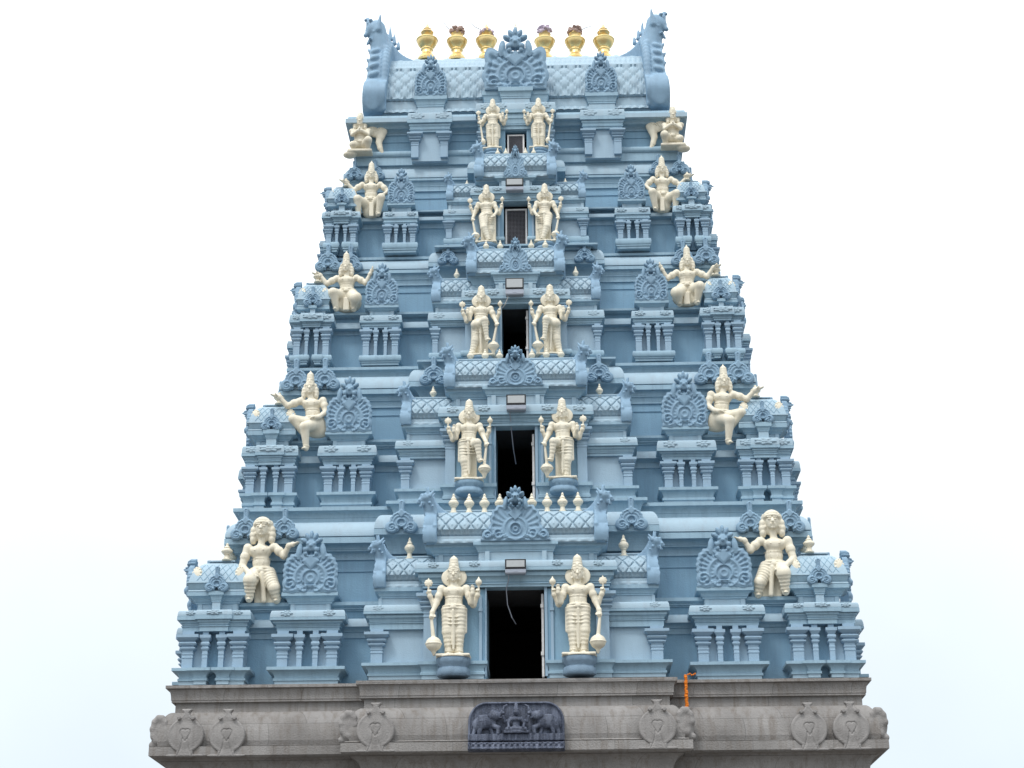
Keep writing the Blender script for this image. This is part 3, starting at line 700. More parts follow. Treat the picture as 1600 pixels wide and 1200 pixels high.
    # the same shrines repeated round the sides
    ca, kb = D['ca'], D['kb']
    for sg in (-1, 1):
        XF = ca['cx']+ca['hw']+.04
        T0 = T_(sg*XF, YMID, 0, sg*math.pi/2)
        for ys_ in ((f+1.75, 2*YMID-f-1.75) if t < 3 else (f+1.6, 2*YMID-f-1.6)):
            Ts = T_(sg*(XF+(.20 if t == 1 else .22)), ys_, 0, sg*math.pi/2)
            put(kb['m'], S_, Ts)
            kh = zz((kb['x'][0]+kb['x'][1])/2, kb['ktop'], f-kb['uo'])-kb['zs'][-1]; s = kh/2.26
            P_inst('horseshoe_gable', K_LARGE, S_, Ts @ T_(0, -kb['uo']+.02, kb['zs'][-1], 0, ((kb['hw']+kb['uo'])*.99, s*.62, s*.8)))
        # sides of the corner shrines
        b = MB()
        zs = ca['zs']
        for yo in (f+.18, f+.52):
            P_inst('pilaster', ca['m'][1][1], S_, T_(sg*(ca['cx']+ca['hw']-.01), yo, 0, sg*math.pi/2))
    # kapota gables
    for (px, pt, pb) in D['sk']:
        Yg = YK-.05; zb_ = zz(px, pb, Yg); zt_ = zz(px, pt, Yg); s = (zt_-zb_)/2.35; X = abs(at(px, (pt+pb)/2, Yg).x)
        for sg in (-1, 1): P_inst('horseshoe_gable', K_SMALL, S_, T_(sg*X, Yg+.02, zb_, 0, (s*1.03, .32, s)))
    for sg in (-1, 1):   # corner acroteria at the cornice ends
        for yy in (YK+.5, YMID):
            S_o = P_inst('horseshoe_gable', K_SMALL, S_, T_(sg*(XK+.03), yy, zu[3]-.02, sg*math.pi/2, (.12, .18, (zu[5]-zu[3])*1.15/2.35)))

    # ---- central bay: side wings with half vaults
    A = D['cb']; y = A['y']; YB = f-.30; ym = (y[1]+y[3])/2
    X = xx(A['x'], ym, YB); o_c = xx(A['c'], y[5], YB-.1)-X; o_f = xx(A['f'], y[1], YB-.1)-X; no = xx(A['n'], y[7], YB)-X; uo = xx(A['u'], y[9], YB)-X
    xm = (A['x']+D['ib']['x'])/2
    planes = [YB-.03, YB-o_f, YB, YB, YB-.03, YB-o_c, YB-o_c, YB-o_c*.7, YB-no, YB-uo, YB-uo]
    zs = [zz(xm, yy, pl) for yy, pl in zip(y, planes)]
    z0, z1, zc, zt, zb, zl0, zl1, zr, zn, zu0, zu1 = zs
    IB = D['ib']; YI = f-.42; yi = IB['y']
    XI = xx(IB['x'], (yi[2]+yi[1])/2, YI); oi = xx(IB['c'], yi[5], YI-.1)-XI; oi = max(oi, .08)
    ni = xx(D['tv']['n'], yi[8], YI-.05)-XI; ui = xx(D['tv']['l'], yi[10], YI-.1)-XI
    zi = [zz(720, yy, pl) for yy, pl in zip(yi, [YI-.03, YI-oi, YI, YI, YI-.03, YI-oi, YI-oi, YI-oi*.7, YI-.02, YI-.12, YI-.12])]
    for sg in (-1, 1):
        xa, xb = sorted((sg*X, sg*(XI-.05)))
        b = MB()
        b.loft(xa, xb, YB, YU+.1, base_prof(z0, z1, max(.05, o_f), D['torus']))
        b.box(xa+.012, xb, YB+.05, YU+.1, z1-.01, zt+.02, 2)
        b.loft(xa, xb, YB, YU+.1, cornice_prof(zt, zb, zl0, zl1, zr, o_c, no))
        b.loft(xa, xb, YB, YU+.1, upper_prof(zr, zn, zu0, zu1, no, uo))
        xp = sg*(X+no*.9); b.box(xp-.03, xp+.03, YB-no-.02, YU, zr, zn-.002, 1)
        b.obj('bay_wing', [M_MID, M_PALE, M_PANEL, M_WALL], S_, TOWER_INV)
        pwid = (xx(A['pil'][0], ym, YB)-xx(A['pil'][1], ym, YB))/2
        P_inst('pilaster', pilaster_mesh('pilaster', pwid, z1-.004, zc, zt+.002, .05), S_, T_(sg*(X-pwid), YB, 0))
        P_inst('rosette', ROS, S_, T_(sg*(X-.12), YB-o_c*.93, (zl1+zr)/2+.004, 0, ((zr-zl1)*.8, .1, (zr-zl1)*.52)))
    # vault behind the inner bay
    hx, hyb, hyt = D['hcb']
    YV = YB-uo+.05
    vh = zz(xm, A['vt'], YV+.25)-zu1
    hz0 = zz(hx, hyb, YV); hh_ = zz(hx, hyt, YV+.1)-hz0
    hX = xx(hx+4, hyb-20, YV)
    vx = X+uo-.06
    vm_ = vault_mesh('vaulted_roof', vx-.10*hh_, vh, .30*hh_/.95+.05, .21 if t < 3 else .17)
    P_inst('vaulted_roof', vm_, S_, T_(0, YV, zu1))
    for sg, hm in ((-1, HORN_L), (1, HORN_R)):
        P_inst('gable_crest', hm, S_, T_(sg*(X+uo-.09*hh_-.01), YV-.0, zu1, 0, (hh_*1.02, hh_*.9, hh_)))
        fx, ft, fb, fw = D['fcb']; zf = zz(fx, fb, YV+.3)
        P_inst('finial', FIN, S_, T_(sg*xx(fx, fb, YV+.3), YV+.28, zf-.03, 0, (fw/80/.84, fw/80/.84, zz(fx, ft, YV+.3)-zf+.03)))
    # ---- inner bay around the doorway
    jw = dhw+.0
    for sg in (-1, 1):
        xa, xb = sorted((sg*XI, sg*jw))
        b = MB()
        zb0, zb1 = zi[0], zi[1]
        b.loft(xa, xb, YI, YU+.1, [((o if True else 0), q, m) for o, q, m in base_prof(zb0-.02, zb1, .09, D['torus'])] if False else [(0, zb0-.02, 1), (0, zi[3]+.02, 3)], m0=3)
        # base moulding only on the outer part
        xo, xi_ = sorted((sg*XI, sg*(jw+.07)))
        b.loft(xo, xi_, YI, YU+.05, [(o*.9, q, m) for o, q, m in base_prof(zb0-.01, zb1, .10, D['torus'])])
        b.obj('doorway_wall', [M_MID, M_PALE, M_PANEL, M_WALL], S_, TOWER_INV)
        pw = abs(xx(IB['pil'][0], yi[2], YI)-xx(IB['pil'][1], yi[2], YI))/2
        P_inst('pilaster', pilaster_mesh('pilaster', pw, zb1, zi[2], zi[3]+.002, .05), S_, T_(sg*(XI-pw), YI, 0))
        b = MB(); b.box(-.025, .025, -.04, .02, zb1, zi[3]-.1, 0); b.box(-.035, .035, -.055, .02, zi[2]-.05, zi[2], 0)
        b.obj('door_post', [M_MIDP], S_, TOWER_INV @ T_(sg*(jw+.10), YI, 0))
    # lintel cornice across the door
    b = MB()
    zt = zi[3]; zbb = zi[4]
    cp = cornice_prof(max(zt, zd1-.01), max(zbb, zd1+.05), zi[5], zi[6], zi[7], oi, ni)
    b.loft(-XI, XI, YI, YI+.20, cp)
    cw = XI*.58
    b.loft(-cw, cw, YI-.05, YI+.18, [(o*.95, q-.004 if i < 5 else q+.005, m) for i, (o, q, m) in enumerate(cp)])
    b.loft(-XI, XI, YI-.02, YU+.06, upper_prof(zi[7], zi[8], zi[9], zi[10], ni, ui))
    b.loft(-XI*.42, XI*.42, YI-.07, YU+.03, upper_prof(zi[7]+.003, zi[8]+.004, zi[9]+.004, zi[10]+.006, -.02, .07))
    for k in (-.93, -.35, .35, .93):
        xk = k*(XI+ni); b.box(xk-.04, xk+.04, YI-.02-ni*0-.04-(.05 if abs(k) < .5 else ni+.0), YU, zi[7], zi[8]-.002, 1)
    b.obj('lintel_cornice', [M_MID, M_PALE, M_PANEL, M_WALL], S_, TOWER_INV)
    rr = (zi[7]-zi[6])*.55
    for k in (-.9, -.45, .45, .9):
        P_inst('rosette', ROS, S_, T_(k*XI, YI-oi*.95-(.045 if abs(k) < .5 else 0), (zi[6]+zi[7])/2+.004, 0, (rr*1.4, .2, rr)))
    zcl = min(zu1, zi[3]+.05)-.014
    b = MB(); b.box(-dhw-.06, dhw+.06, YI+.205, YU+.3, zcl, zcl+.01); b.obj('doorway_shade_board', [M_CEIL], S_, TOWER_INV)  # added dark board covers the blue soffit with the tone of shade
    # top vault
    hx, hyb, hyt = D['htv']; YT = YI-.02-ui*0-.06
    XT = xx(D['tv']['l'], yi[10], YT)
    th = zz(750, D['tv']['top'], YT+.28)-zi[10]
    hh_ = zz(hx, hyt, YT+.1)-zi[10]
    P_inst('vaulted_roof', vault_mesh('vaulted_roof', XT-.16*hh_, th, .31*hh_/.95+.03, .225 if t == 1 else .19 if t == 2 else .17), S_, T_(0, YT, zi[10]))
    for sg, hm in ((-1, HORN_L), (1, HORN_R)):
        P_inst('gable_crest', hm, S_, T_(sg*(XT-.10*hh_), YT+.0, zi[10]-.003, 0, (hh_*1.05, hh_*.9, hh_)))
    xs, ft, fb, fw = D['ftv']
    for fx in xs:
        for sg in (-1, 1):
            zf = zz(fx, fb, YT+.28)
            P_inst('finial', FIN, S_, T_(sg*xx(fx, fb, YT+.28), YT+.28, zf-.03, 0, (fw/80/.84, fw/80/.84, zz(fx, ft, YT+.28)-zf+.03)))
    # central wide gable
    kl, kbm, ktp = D['ck']; YC = YT-.07; zk = zz(805, kbm, YC); kw = xx(kl, kbm, YC); kh = zz(805, ktp, YC)-zk
    P_inst('horseshoe_gable', K_WIDE, S_, T_(0, YC+.02, zk, 0, (kw, kw*.9, kh/1.57)))
    # projecting length of cornice above the wings
    pl, pll, pyt, pym, pyb = D['pk']; YP = YK-.30
    XP = xx(pll, pyb, YP); o = .10
    zpb = zz(pll+20, pyb, YP); zpm = zz(pll+20, pym, YP); zpt = zz(pll+20, pyt, YP+.12)
    b = MB()
    b.loft(-XP+.1, XP-.1, YP+.1, YU+.2, q_cove(-.14, zpb-.3 if t < 3 else zpb-.18, .05, zpb-.01, 0)+[(o, zpb, 0), (o, zpm-.012, 0), (o-.015, zpm-.01, 0), (o-.015, zpm-.001, 0)]+q_roll(o-.004, zpm, o-.16, zpt, 1, 9)+[(o-.3, zpt+.002, 0)])
    if D['pst']:
        sx_, sy0, sy1 = D['pst']; YQ = YS-.30; zq1 = zz(sx_+20, sy0, YQ); zq0 = zz(sx_+20, sy1, YQ); XQ = xx(sx_, sy0, YQ)
        b.loft(-XQ, XQ, YQ, YU+.6, [(-.14, zpt-.05, 0)]+q_cove(-.13, zpt+.01, -.03, zq0-.012, 0)+[(0, zq0-.01, 0), (0, zq1, 0), (-.1, zq1+.003, 0)])
    # dark opening for the doorway through this projecting piece is not needed: it sits above the door head
    b.obj('cornice_projection', [M_MID, M_PALE], S_, TOWER_INV)
    if D['pkk']:
        px, pt, pb = D['pkk']; Yg = YP-.04; zb_ = zz(px, pb, Yg); zt_ = zz(px, pt, Yg); s = (zt_-zb_)/2.35
        for sg in (-1, 1): P_inst('horseshoe_gable', K_SMALL, S_, T_(sg*xx(px, pb, Yg), Yg+.02, zb_, 0, (s*1.1, .32, s)))
    # opened door leaf seen edge-on (lower three) or wire mesh leaf
    if t < 4:
        b = MB(); b.bbox(dhw-.085, dhw-.045, YI+.12, YI+.12+dhw*1.4, zd0+.02, zd1-.06*(zd1-zd0)); b.box(dhw-.10, dhw-.045, YI+.10, YI+.14, zd0+.25*(zd1-zd0), zd0+.29*(zd1-zd0)); b.box(dhw-.10, dhw-.045, YI+.10, YI+.14, zd0+.78*(zd1-zd0), zd0+.82*(zd1-zd0))
        b.obj('door_leaf', [M_WHITEM], S_, TOWER_INV)
        b = MB(); b.box(dhw-.03, dhw+.02, YI-.03, YI+.02, zd0+.01, zd1+.01); b.obj('door_jamb', [M_MIDP], S_, TOWER_INV)
        b = MB(); b.box(-dhw-.02, -dhw+.005, YI-.03, YI+.02, zd0+.01, zd1+.01); b.obj('door_jamb', [M_MIDP], S_, TOWER_INV)
    D.update(YI=YI, zi=zi, XI=XI, YB=YB, YT=YT)

def mesh_door(parent, x0, x1, z0, z1, y):
    b = MB(); w = .035
    b.bbox(x0, x0+w, y, y+.04, z0, z1, .006); b.bbox(x1-w, x1, y, y+.04, z0, z1, .006); b.bbox(x0+w, x1-w, y+.002, y+.038, z1-w, z1, .006)
    fr = b.obj('door_frame', [M_WHITEM], parent, TOWER_INV)
    g = MB(); n = 13
    for i in range(1, n): x = x0+w+(x1-x0-2*w)*i/n; g.box(x-.004, x+.004, y+.012, y+.018, z0, z1-w)
    m = int((z1-z0)/((x1-x0)/n*.9))
    for i in range(1, m): z = z0+(z1-w-z0)*i/m; g.box(x0+w, x1-w, y+.02, y+.026, z-.004, z+.004)
    g.box(x0+w, x1-w, y+.05, y+.055, z0, z1-w, 1)  # black sheet behind the wires stands in for the room's shade
    g.obj('door_mesh', [M_WIRE, M_DARK], parent, TOWER_INV)
D = TI[4]; dhw, zd0, zd1 = D['door_w']; mesh_door(D['core_obj'], -dhw+.03, dhw-.02, zd0, zd1-.02, D['YI']+.12)

# ------------------------------------------------------------------ fifth storey
f = F[5]; YU5 = f+.25
XU5 = xx(566, 215, YU5)
xm = 600
zc_ = [zz(xm, 262, YU5), zz(xm, 245, YU5-.14), zz(xm, 236.5, YU5-.1), zz(xm, 224, YU5), zz(xm, 214, YU5), zz(xm, 211, YU5-.05), zz(xm, 190.6, YU5-.33), zz(xm, 184, YU5-.33), zz(xm, 179, YU5-.33)]
prof = [(.10, zc_[0], 0), (.10, zc_[1], 0)]+q_torus(.06, .15, zc_[1], zc_[2], 0)+[(0, zc_[2]+.002, 3), (0, zc_[3], 3), (.02, zc_[3]+.003, 3), (.02, zc_[4], 3), (.06, zc_[4]+.004, 0), (.06, zc_[5], 0), (.03, zc_[5]+.004, 0)]
g = zc_[6]-zc_[5]
prof += q_cove(.03, zc_[5]+.01, .15, zc_[5]+.5*g, 0)+[(.17, zc_[5]+.52*g, 0), (.17, zc_[5]+.6*g, 0)]+q_cove(.18, zc_[5]+.62*g, .28, zc_[6]-.01, 0)+[(.33, zc_[6], 1), (.33, zc_[7]-.005, 1), (.30, zc_[7], 1), (.27, zc_[8], 0), (.1, zc_[8]+.002, 0)]
b = MB(); b.loft(-XU5, XU5, YU5, 2*YMID-YU5, prof, backoff=True)
core5 = b.obj('storey', [M_MID, M_PALE, M_PANEL, M_WALL, M_CEIL, M_DARK], TOWER, TOWER_INV); core5['label'] = STOREY_LBL[5]
Y5 = YU5-.26
# gable shrines
xs5 = (643, 700); ym = 220
xa = at(643, ym, Y5).x; xb = at(700, ym, Y5).x; hw = (xb-xa)/2; cx = -(xa+xb)/2
o_c = (at(707, 186, Y5-.1).x-at(636.6, 186, Y5-.1).x)/2-hw; no = (at(693, 168, Y5).x-at(652, 168, Y5).x)/2-hw; uo = (at(698.5, 150, Y5).x-at(647, 150, Y5).x)/2-hw
zs = [zz(672, yy, pl) for yy, pl in zip([247, 236, 222, 207, 202, 191, 186, 176, 163, 154, 149], [Y5]*4+[Y5-.03, Y5-o_c, Y5-o_c, Y5-o_c*.7, Y5, Y5-uo, Y5-uo])]
for sg in (-1, 1):
    b = MB(); z0, z1, zc, zt, zb, zl0, zl1, zr, zn, zu0, zu1 = zs
    b.box(-hw+.01, hw-.01, .04, .5, z0-.05, zt+.02, 2)
    b.loft(-hw, hw, 0, .45, cornice_prof(zt, zb, zl0, zl1, zr, o_c, no)); b.loft(-hw, hw, 0, .75, upper_prof(zr, zn, zu0, zu1, no, uo))
    b.obj('shrine_block', [M_MID, M_PALE, M_PANEL, M_WALL], core5, TOWER_INV @ T_(sg*cx, Y5, 0))
    for k in (-1, 1):
        P_inst('pilaster', pilaster_mesh('pilaster', hw*.2, z0, zc, zt, .05), core5, T_(sg*cx+k*hw*.8, Y5, 0))
        P_inst('rosette', ROS, core5, T_(sg*cx+k*hw*.68, Y5-o_c*.95, (zl1+zr)/2, 0, ((zr-zl1)*.9, .12, (zr-zl1)*.62)))
    kh = zz(672, 85, Y5-uo)-zu1
    P_inst('horseshoe_gable', K_LARGE, core5, T_(sg*cx, Y5-uo+.03, zu1, 0, ((hw+uo)*.98, .3, kh/2.26)))
# central bay with mesh door
YC5 = Y5-.22
X5 = xx(750, 215, YC5); oc = xx(743, 171, YC5-.08)-X5; n5 = xx(757, 157, YC5)-X5; u5 = xx(753.5, 142, YC5)-X5
z5 = [zz(780, yy, pl) for yy, pl in zip([246, 236, 222, 204, 196, 176, 171, 161, 155.5, 145.5, 140], [YC5]*4+[YC5-.03, YC5-oc, YC5-oc, YC5-oc*.7, YC5, YC5, YC5])]
dh5 = xx(791, 220, YC5); zd5 = zz(805, 204, YC5)
b = MB()
for sg in (-1, 1):
    xa, xb = sorted((sg*X5, sg*(dh5+.02))); b.box(xa, xb, YC5, YU5+.02, z5[0]-.1, z5[3]+.02, 3)
b.box(-dh5-.03, dh5+.03, YC5+.02, YU5+.03, zd5, z5[3]+.05, 3)
b.box(-dh5-.03, dh5+.03, YU5-.01, YU5+.02, z5[0]-.1, zd5+.05, 5)  # black sheet stands in for shade inside the top doorway
b.loft(-X5, X5, YC5, YU5+.02, cornice_prof(z5[3]+.01, z5[4], z5[5], z5[6], z5[7], oc, n5)); b.loft(-X5, X5, YC5, YU5+.35, upper_prof(z5[7], z5[8], z5[9], z5[10], n5, u5))
b.loft(-X5*.42, X5*.42, YC5-.05, YU5+.3, upper_prof(z5[7]+.002, z5[8]+.003, z5[9]+.003, z5[10]+.005, -.02, .05))
b.obj('doorway_wall', [M_MID, M_PALE, M_PANEL, M_WALL, M_CEIL, M_DARK], core5, TOWER_INV)
mesh_door(core5, -dh5+.02, dh5-.03, z5[0]-.02, zd5-.06, YC5+.06)
for k in (-.85, -.4, .4, .85):
    P_inst('rosette', ROS, core5, T_(k*X5, YC5-oc*.96, (z5[6]+z5[7])/2, 0, (.11, .14, (z5[7]-z5[6])*.62)))
for sg in (-1, 1):
    P_inst('pilaster', pilaster_mesh('pilaster', .06, z5[0]-.05, z5[2], z5[3], .04), core5, T_(sg*(X5-.06), YC5, 0))
kh = zz(805, 43, YC5)-z5[10]; kw = xx(755, 120, YC5)
P_inst('horseshoe_gable', K_FAN, core5, T_(0, YC5+.03, z5[10], 0, (kw*.97, .42, kh/2.26)))
# gold tip on the central gable
P_inst('finial', FIN, core5, T_(0, YC5+.3, zz(805, 50, YC5+.3)-.05, 0, (.10, .10, .28)))
# ------------------------------------------------------------------ vaulted roof
YR = YU5-.02
zr0 = zz(720, 178, YR); XR = xx(600, 140, YR+.2)
roof = empty('roof', (0, 0, 0), TOWER); roof.matrix_basis = TOWER_INV
roof['label'] = 'long lattice-patterned vaulted roof crowning the tower'
dvr = 2*YMID-2*YR; dvr = dvr/2
zridge = zz(720, 93, YR+dvr*.62)
Hr = zridge-zr0
def roof_mesh():
    b = MB(); n = 460; pitch = .30; prof = []
    for i in range(4): prof.append((-.10+.01*i, Hr*.04*i/3, 'leaf'))
    for i in range(1, 6): prof.append((.02+.03*math.sin(math.pi*i/5), Hr*.04+Hr*.12*i/5, 'skirt'))
    m = 46
    for i in range(m+1):
        a = i/m*math.pi/2*.99; prof.append((-.08+dvr*.95*(1-math.cos(a)), Hr*.17+Hr*.83*math.sin(a)**.9, 'lat'))
    L = [0]
    for i in range(1, len(prof)): L.append(L[-1]+math.hypot(prof[i][0]-prof[i-1][0], prof[i][1]-prof[i-1][1]))
    l0 = L[9]; rows = []
    zl1 = (zz(720, 111, YR+.2)-zr0)
    for j, (y, z, k) in enumerate(prof):
        row = []
        for i in range(n+1):
            x = -XR+2*XR*i/n; d = 0
            if k == 'leaf': d = .03*abs(math.cos(math.pi*x/.16))
            elif k == 'skirt': d = .01*math.sin(x*70)+(.05+.02*abs(math.sin(math.pi*x/.12)) if z > Hr*.14 else 0)
            elif z < zl1:
                s_ = L[j]-l0; u = (x/pitch+s_/pitch*.85) % 1; v = (x/pitch-s_/pitch*.85) % 1; dm = min(min(u, 1-u), min(v, 1-v))
                d = .032*min(1, max(0, (dm-.04)/.07))+.03*math.exp(-((u-.5)**2+(v-.5)**2)/.008)
            else:
                q = (z-zl1)/(Hr-zl1); d = .03+.03*(1 if q < .08 else 0)+.022*abs(math.sin(math.pi*x/.11))*math.exp(-((q-.25)/.12)**2)+.03*math.exp(-((q-.45)/.04)**2)+.05*max(0, 1-abs(((x/.34) % 1)-.5)*4)*math.exp(-((q-.7)/.18)**2)
            row.append(b.v((x, y-d, z)))
        rows.append(row)
    for t_ in (.7, .4, 0):
        a = t_*math.pi/2; rows.append([b.v((-XR+2*XR*i/n, 2*dvr*.95+.02-dvr*.95*(1-math.cos(a)), Hr*.17+Hr*.83*math.sin(a)**.9)) for i in range(n+1)])
    rows.append([b.v((-XR+2*XR*i/n, 2*dvr*.95, 0)) for i in range(n+1)])
    for r0, r1 in zip(rows[:-1], rows[1:]):
        for i in range(n): b.f((r0[i], r0[i+1], r1[i+1], r1[i]))
    b.f(tuple(r[0] for r in rows)); b.f(tuple(reversed([r[-1] for r in rows])))
    b.box(-XR+.002, XR-.002, -.05, 2*dvr*.9, -.006, Hr*.15)
    return b.mesh('vault', [M_PALE], ang=50)
inst('vault', roof_mesh(), roof, T_(0, YR, zr0))

def make_roof_end():
    """end gable of the roof vault (left-hand), metres: broad arched band flaring outward at the foot, horned mask and sail fin on top"""
    H = zz(585, 38, YR+.2)-zr0; z1 = Hr*1.10; S = SDF((-.62, -.36, -.05), (.75, 2*dvr+.34, H+.12), .024)
    x = S.ax[0][:, None, None]; y = S.ax[1][None, :, None]; z = S.ax[2][None, None, :]
    t = np.clip(z/z1, 0, 1.2)
    bul = np.where(z < z1*.38, 1.0+.12*np.sin(np.clip(z/(z1*.38), 0, 1)*np.pi), np.clip(1-np.clip((z-z1*.38)/(z1*.68), 0, 1)**2.5, 0, 1)**.45)
    q = np.maximum((np.abs((y-dvr)/(dvr+.14))-bul)*.9, -z)
    xo = np.interp(t, [0, .25, .5, .8, 1.1], [-.30, -.28, -.20, -.15, -.17])-.03*np.abs(np.sin(t*15))*(t > .48); xi = np.interp(t, [0, .1, .5, 1.0, 1.2], [.16, .20, .24, .27, .24])
    S.F = np.maximum(q, np.maximum(xo-x, x-xi))
    # groove-edged raised rib on the inner half, beads on it
    for i in range(14):
        tt = .32+.66*i/13; b_ = 1.0 if tt < .38 else max(0, 1-((tt-.38)/.68)**2.5)**.45; yy = dvr-(dvr+.14)*b_
        S.ell((.14+.03*tt, yy-.01, tt*z1), (.075, .05, z1*.04), k=.03); S.ell((.06+.03*tt, yy-.0, tt*z1), (.02, .03, .02), k=.004)
        if i % 2 == 0: S.ell((-.08, yy+.01, tt*z1+.02), (.12, .08, .075), k=.02, rot=.5)
    S.ell((-.08, -.22, z1*.17), (.20, .06, z1*.17), k=.08); S.cap((.17, -.17, .05), (.17, -.24, z1*.3), .045, .04, k=.03)
    yh = .30
    S.cap((.03, yh-.05, z1*.80), (-.08, yh-.08, z1*1.06), .22, .20, k=.06); S.ell((-.15, yh-.1, z1*1.03), (.18, .17, .17), k=.05)
    S.cap((-.16, yh-.12, z1*1.07), (-.12, yh-.1, H-.02), .12, .012, k=.03); S.cap((-.22, yh-.12, z1*1.08), (-.31, yh-.1, z1*1.22), .09, .02, k=.03)
    S.cap((-.2, yh-.14, z1*1.02), (-.31, yh-.17, z1*.96), .09, .05, k=.03); S.cap((-.17, yh-.14, z1*.94), (-.27, yh-.16, z1*.86), .06, .025, k=.02)
    for i, (a_, c_, l_) in enumerate(((-.16, .50, .09), (-.17, .62, .10), (-.15, .74, .11), (-.14, .86, .12))):
        S.cap((a_, .02+.05*i, z1*c_), (a_-.10, .0+.05*i, z1*c_+l_), .07, .015, k=.02)
    for i in range(3): S.cap((.20+.09*i, .5, Hr*(1.12-.06*i)), (.19+.10*i, .5, Hr*(1.30-.10*i)), .05, .012, k=.03)
    S.cap((-.02, .05, z1*1.0), (.02, .0, z1*1.16), .08, .02, k=.02); S.ell((-.2, yh-.24, z1*1.12), (.05, .04, .04), k=.006)
    for a_, c_ in ((-.25, 1.2), (-.31, 1.12), (-.12, .98), (-.2, .9), (-.04, 1.06)): S.ell((a_, yh-.24, z1*c_), (.038, .045, .038), k=.01)
    S.cap((.16, .42, z1*.9), (.13, .42, H-.10), .11, .012, k=.03)
    X0 = .16; cur = Hr*.78+(H-.12-Hr*.78)*np.exp(-np.clip(x-X0, 0, 2)/.27)
    F2 = np.maximum(np.maximum((z-cur)*.6, Hr*.6-z), np.maximum(np.abs(y-.5)-.07, np.maximum(.08-x, x-.72)))
    S.F = np.minimum(S.F, F2)
    return S.mesh('roof_end_crest', [M_SLATE_L])
RE = make_roof_end(); RER = mirror_mesh(RE, 'roof_end_crest_mirror')
RX = xx(588, 140, YR)+.02
inst('roof_end_crest', RE, roof, T_(-RX+.05, YR-.02, zr0)); inst('roof_end_crest', RER, roof, T_(RX-.05, YR-.02, zr0))

# ------------------------------------------------------------------ brass pot finials on the ridge
def kalasha(px, idx):
    Yk = YR+dvr*.7
    p = at(px, 93, Yk); zt = zz(px, 37 if idx in (0, 2, 5) else 39, Yk); H = zt-p.z+.08
    o = empty('pot_finial', (p.x, Yk, p.z-.08))
    k = H/1.0; kr = k*.9
    def L(lst, name, m):
        b = MB(); b.lathe([(r*kr, z*k) for r, z in lst], n=28); return b.obj(name, [m], o, ang=40)
    L([(.24, 0), (.25, .05), (.22, .08), (.20, .14), (.15, .19), (.125, .24), (.125, .30), (.15, .315), (.15, .34)], 'foot', M_GOLD)
    L([(.10, .33), (.13, .345), (.16, .37), (.215, .44), (.245, .50), (.25, .545), (.268, .555), (.268, .575), (.22, .61), (.14, .64), (.115, .66)], 'bowl', M_GOLD)
    if idx in (0, 2, 5): L([(.11, .66), (.10, .69), (.14, .72), (.16, .76), (.13, .80), (.09, .82), (.11, .84), (.07, .87), (.045, .92), (.02, .97), (.0, 1.0)], 'neck', M_GOLD)
    else: L([(.13, .66), (.13, .70), (.16, .74), (.12, .80), (.05, .84)], 'neck', M_GOLD)
    if idx in (1, 3, 4, 2):
        S = SDF((-.3, -.3, .6), (.3, .3, 1.1), .018); rnd = random.Random(idx)
        n = 34 if idx != 2 else 12
        for i in range(n):
            a = rnd.random()*6.28; zc = (.74+.2*rnd.random()) if idx != 2 else .72+.06*rnd.random(); r = .17*math.sqrt(max(.1, 1-((zc-.84)/.13)**2*.7)) if idx != 2 else .16
            S.ell((r*math.cos(a), r*math.sin(a), zc), (.045, .045, .035), k=.01)
        if idx != 2: S.ell((0, 0, .85), (.14, .14, .11), k=.01)
        me = S.mesh('flower_garland', [M_DRY if idx in (1, 4) else M_LILAC], k*.88)
        inst('flower_garland', me, o, T_(0, 0, .09*k))
    if idx in (1, 2, 4):
        dx = {1: -.42, 2: -.50, 4: .5}[idx]; b = MB(); b.tube([(0, 0, .78*k), (dx*.5*k, 0, .92*k), (dx*k, -.02, (1.22 if idx < 3 else .98)*k)], [.011, .009, .004], 6); b.obj('twig', [M_GREYM], o)
    nm = ['brass pot finial with pointed tip, beside the left end crest of the roof', 'brass pot finial with brown dried flowers, second from the left roof crest', 'brass pot finial with leaning twig, just left of the central fan gable', 'brass pot finial with faded lilac flowers, just right of the central fan gable', 'brass pot finial with dried flowers and a twig pointing right, second from the right crest', 'brass pot finial with pointed tip, beside the right end crest of the roof'][idx]
    tag(o, nm, 'finial', 'brass pot finials along the roof ridge')
for i, px in enumerate((667, 714, 760, 851.5, 899, 944)): kalasha(px, i)

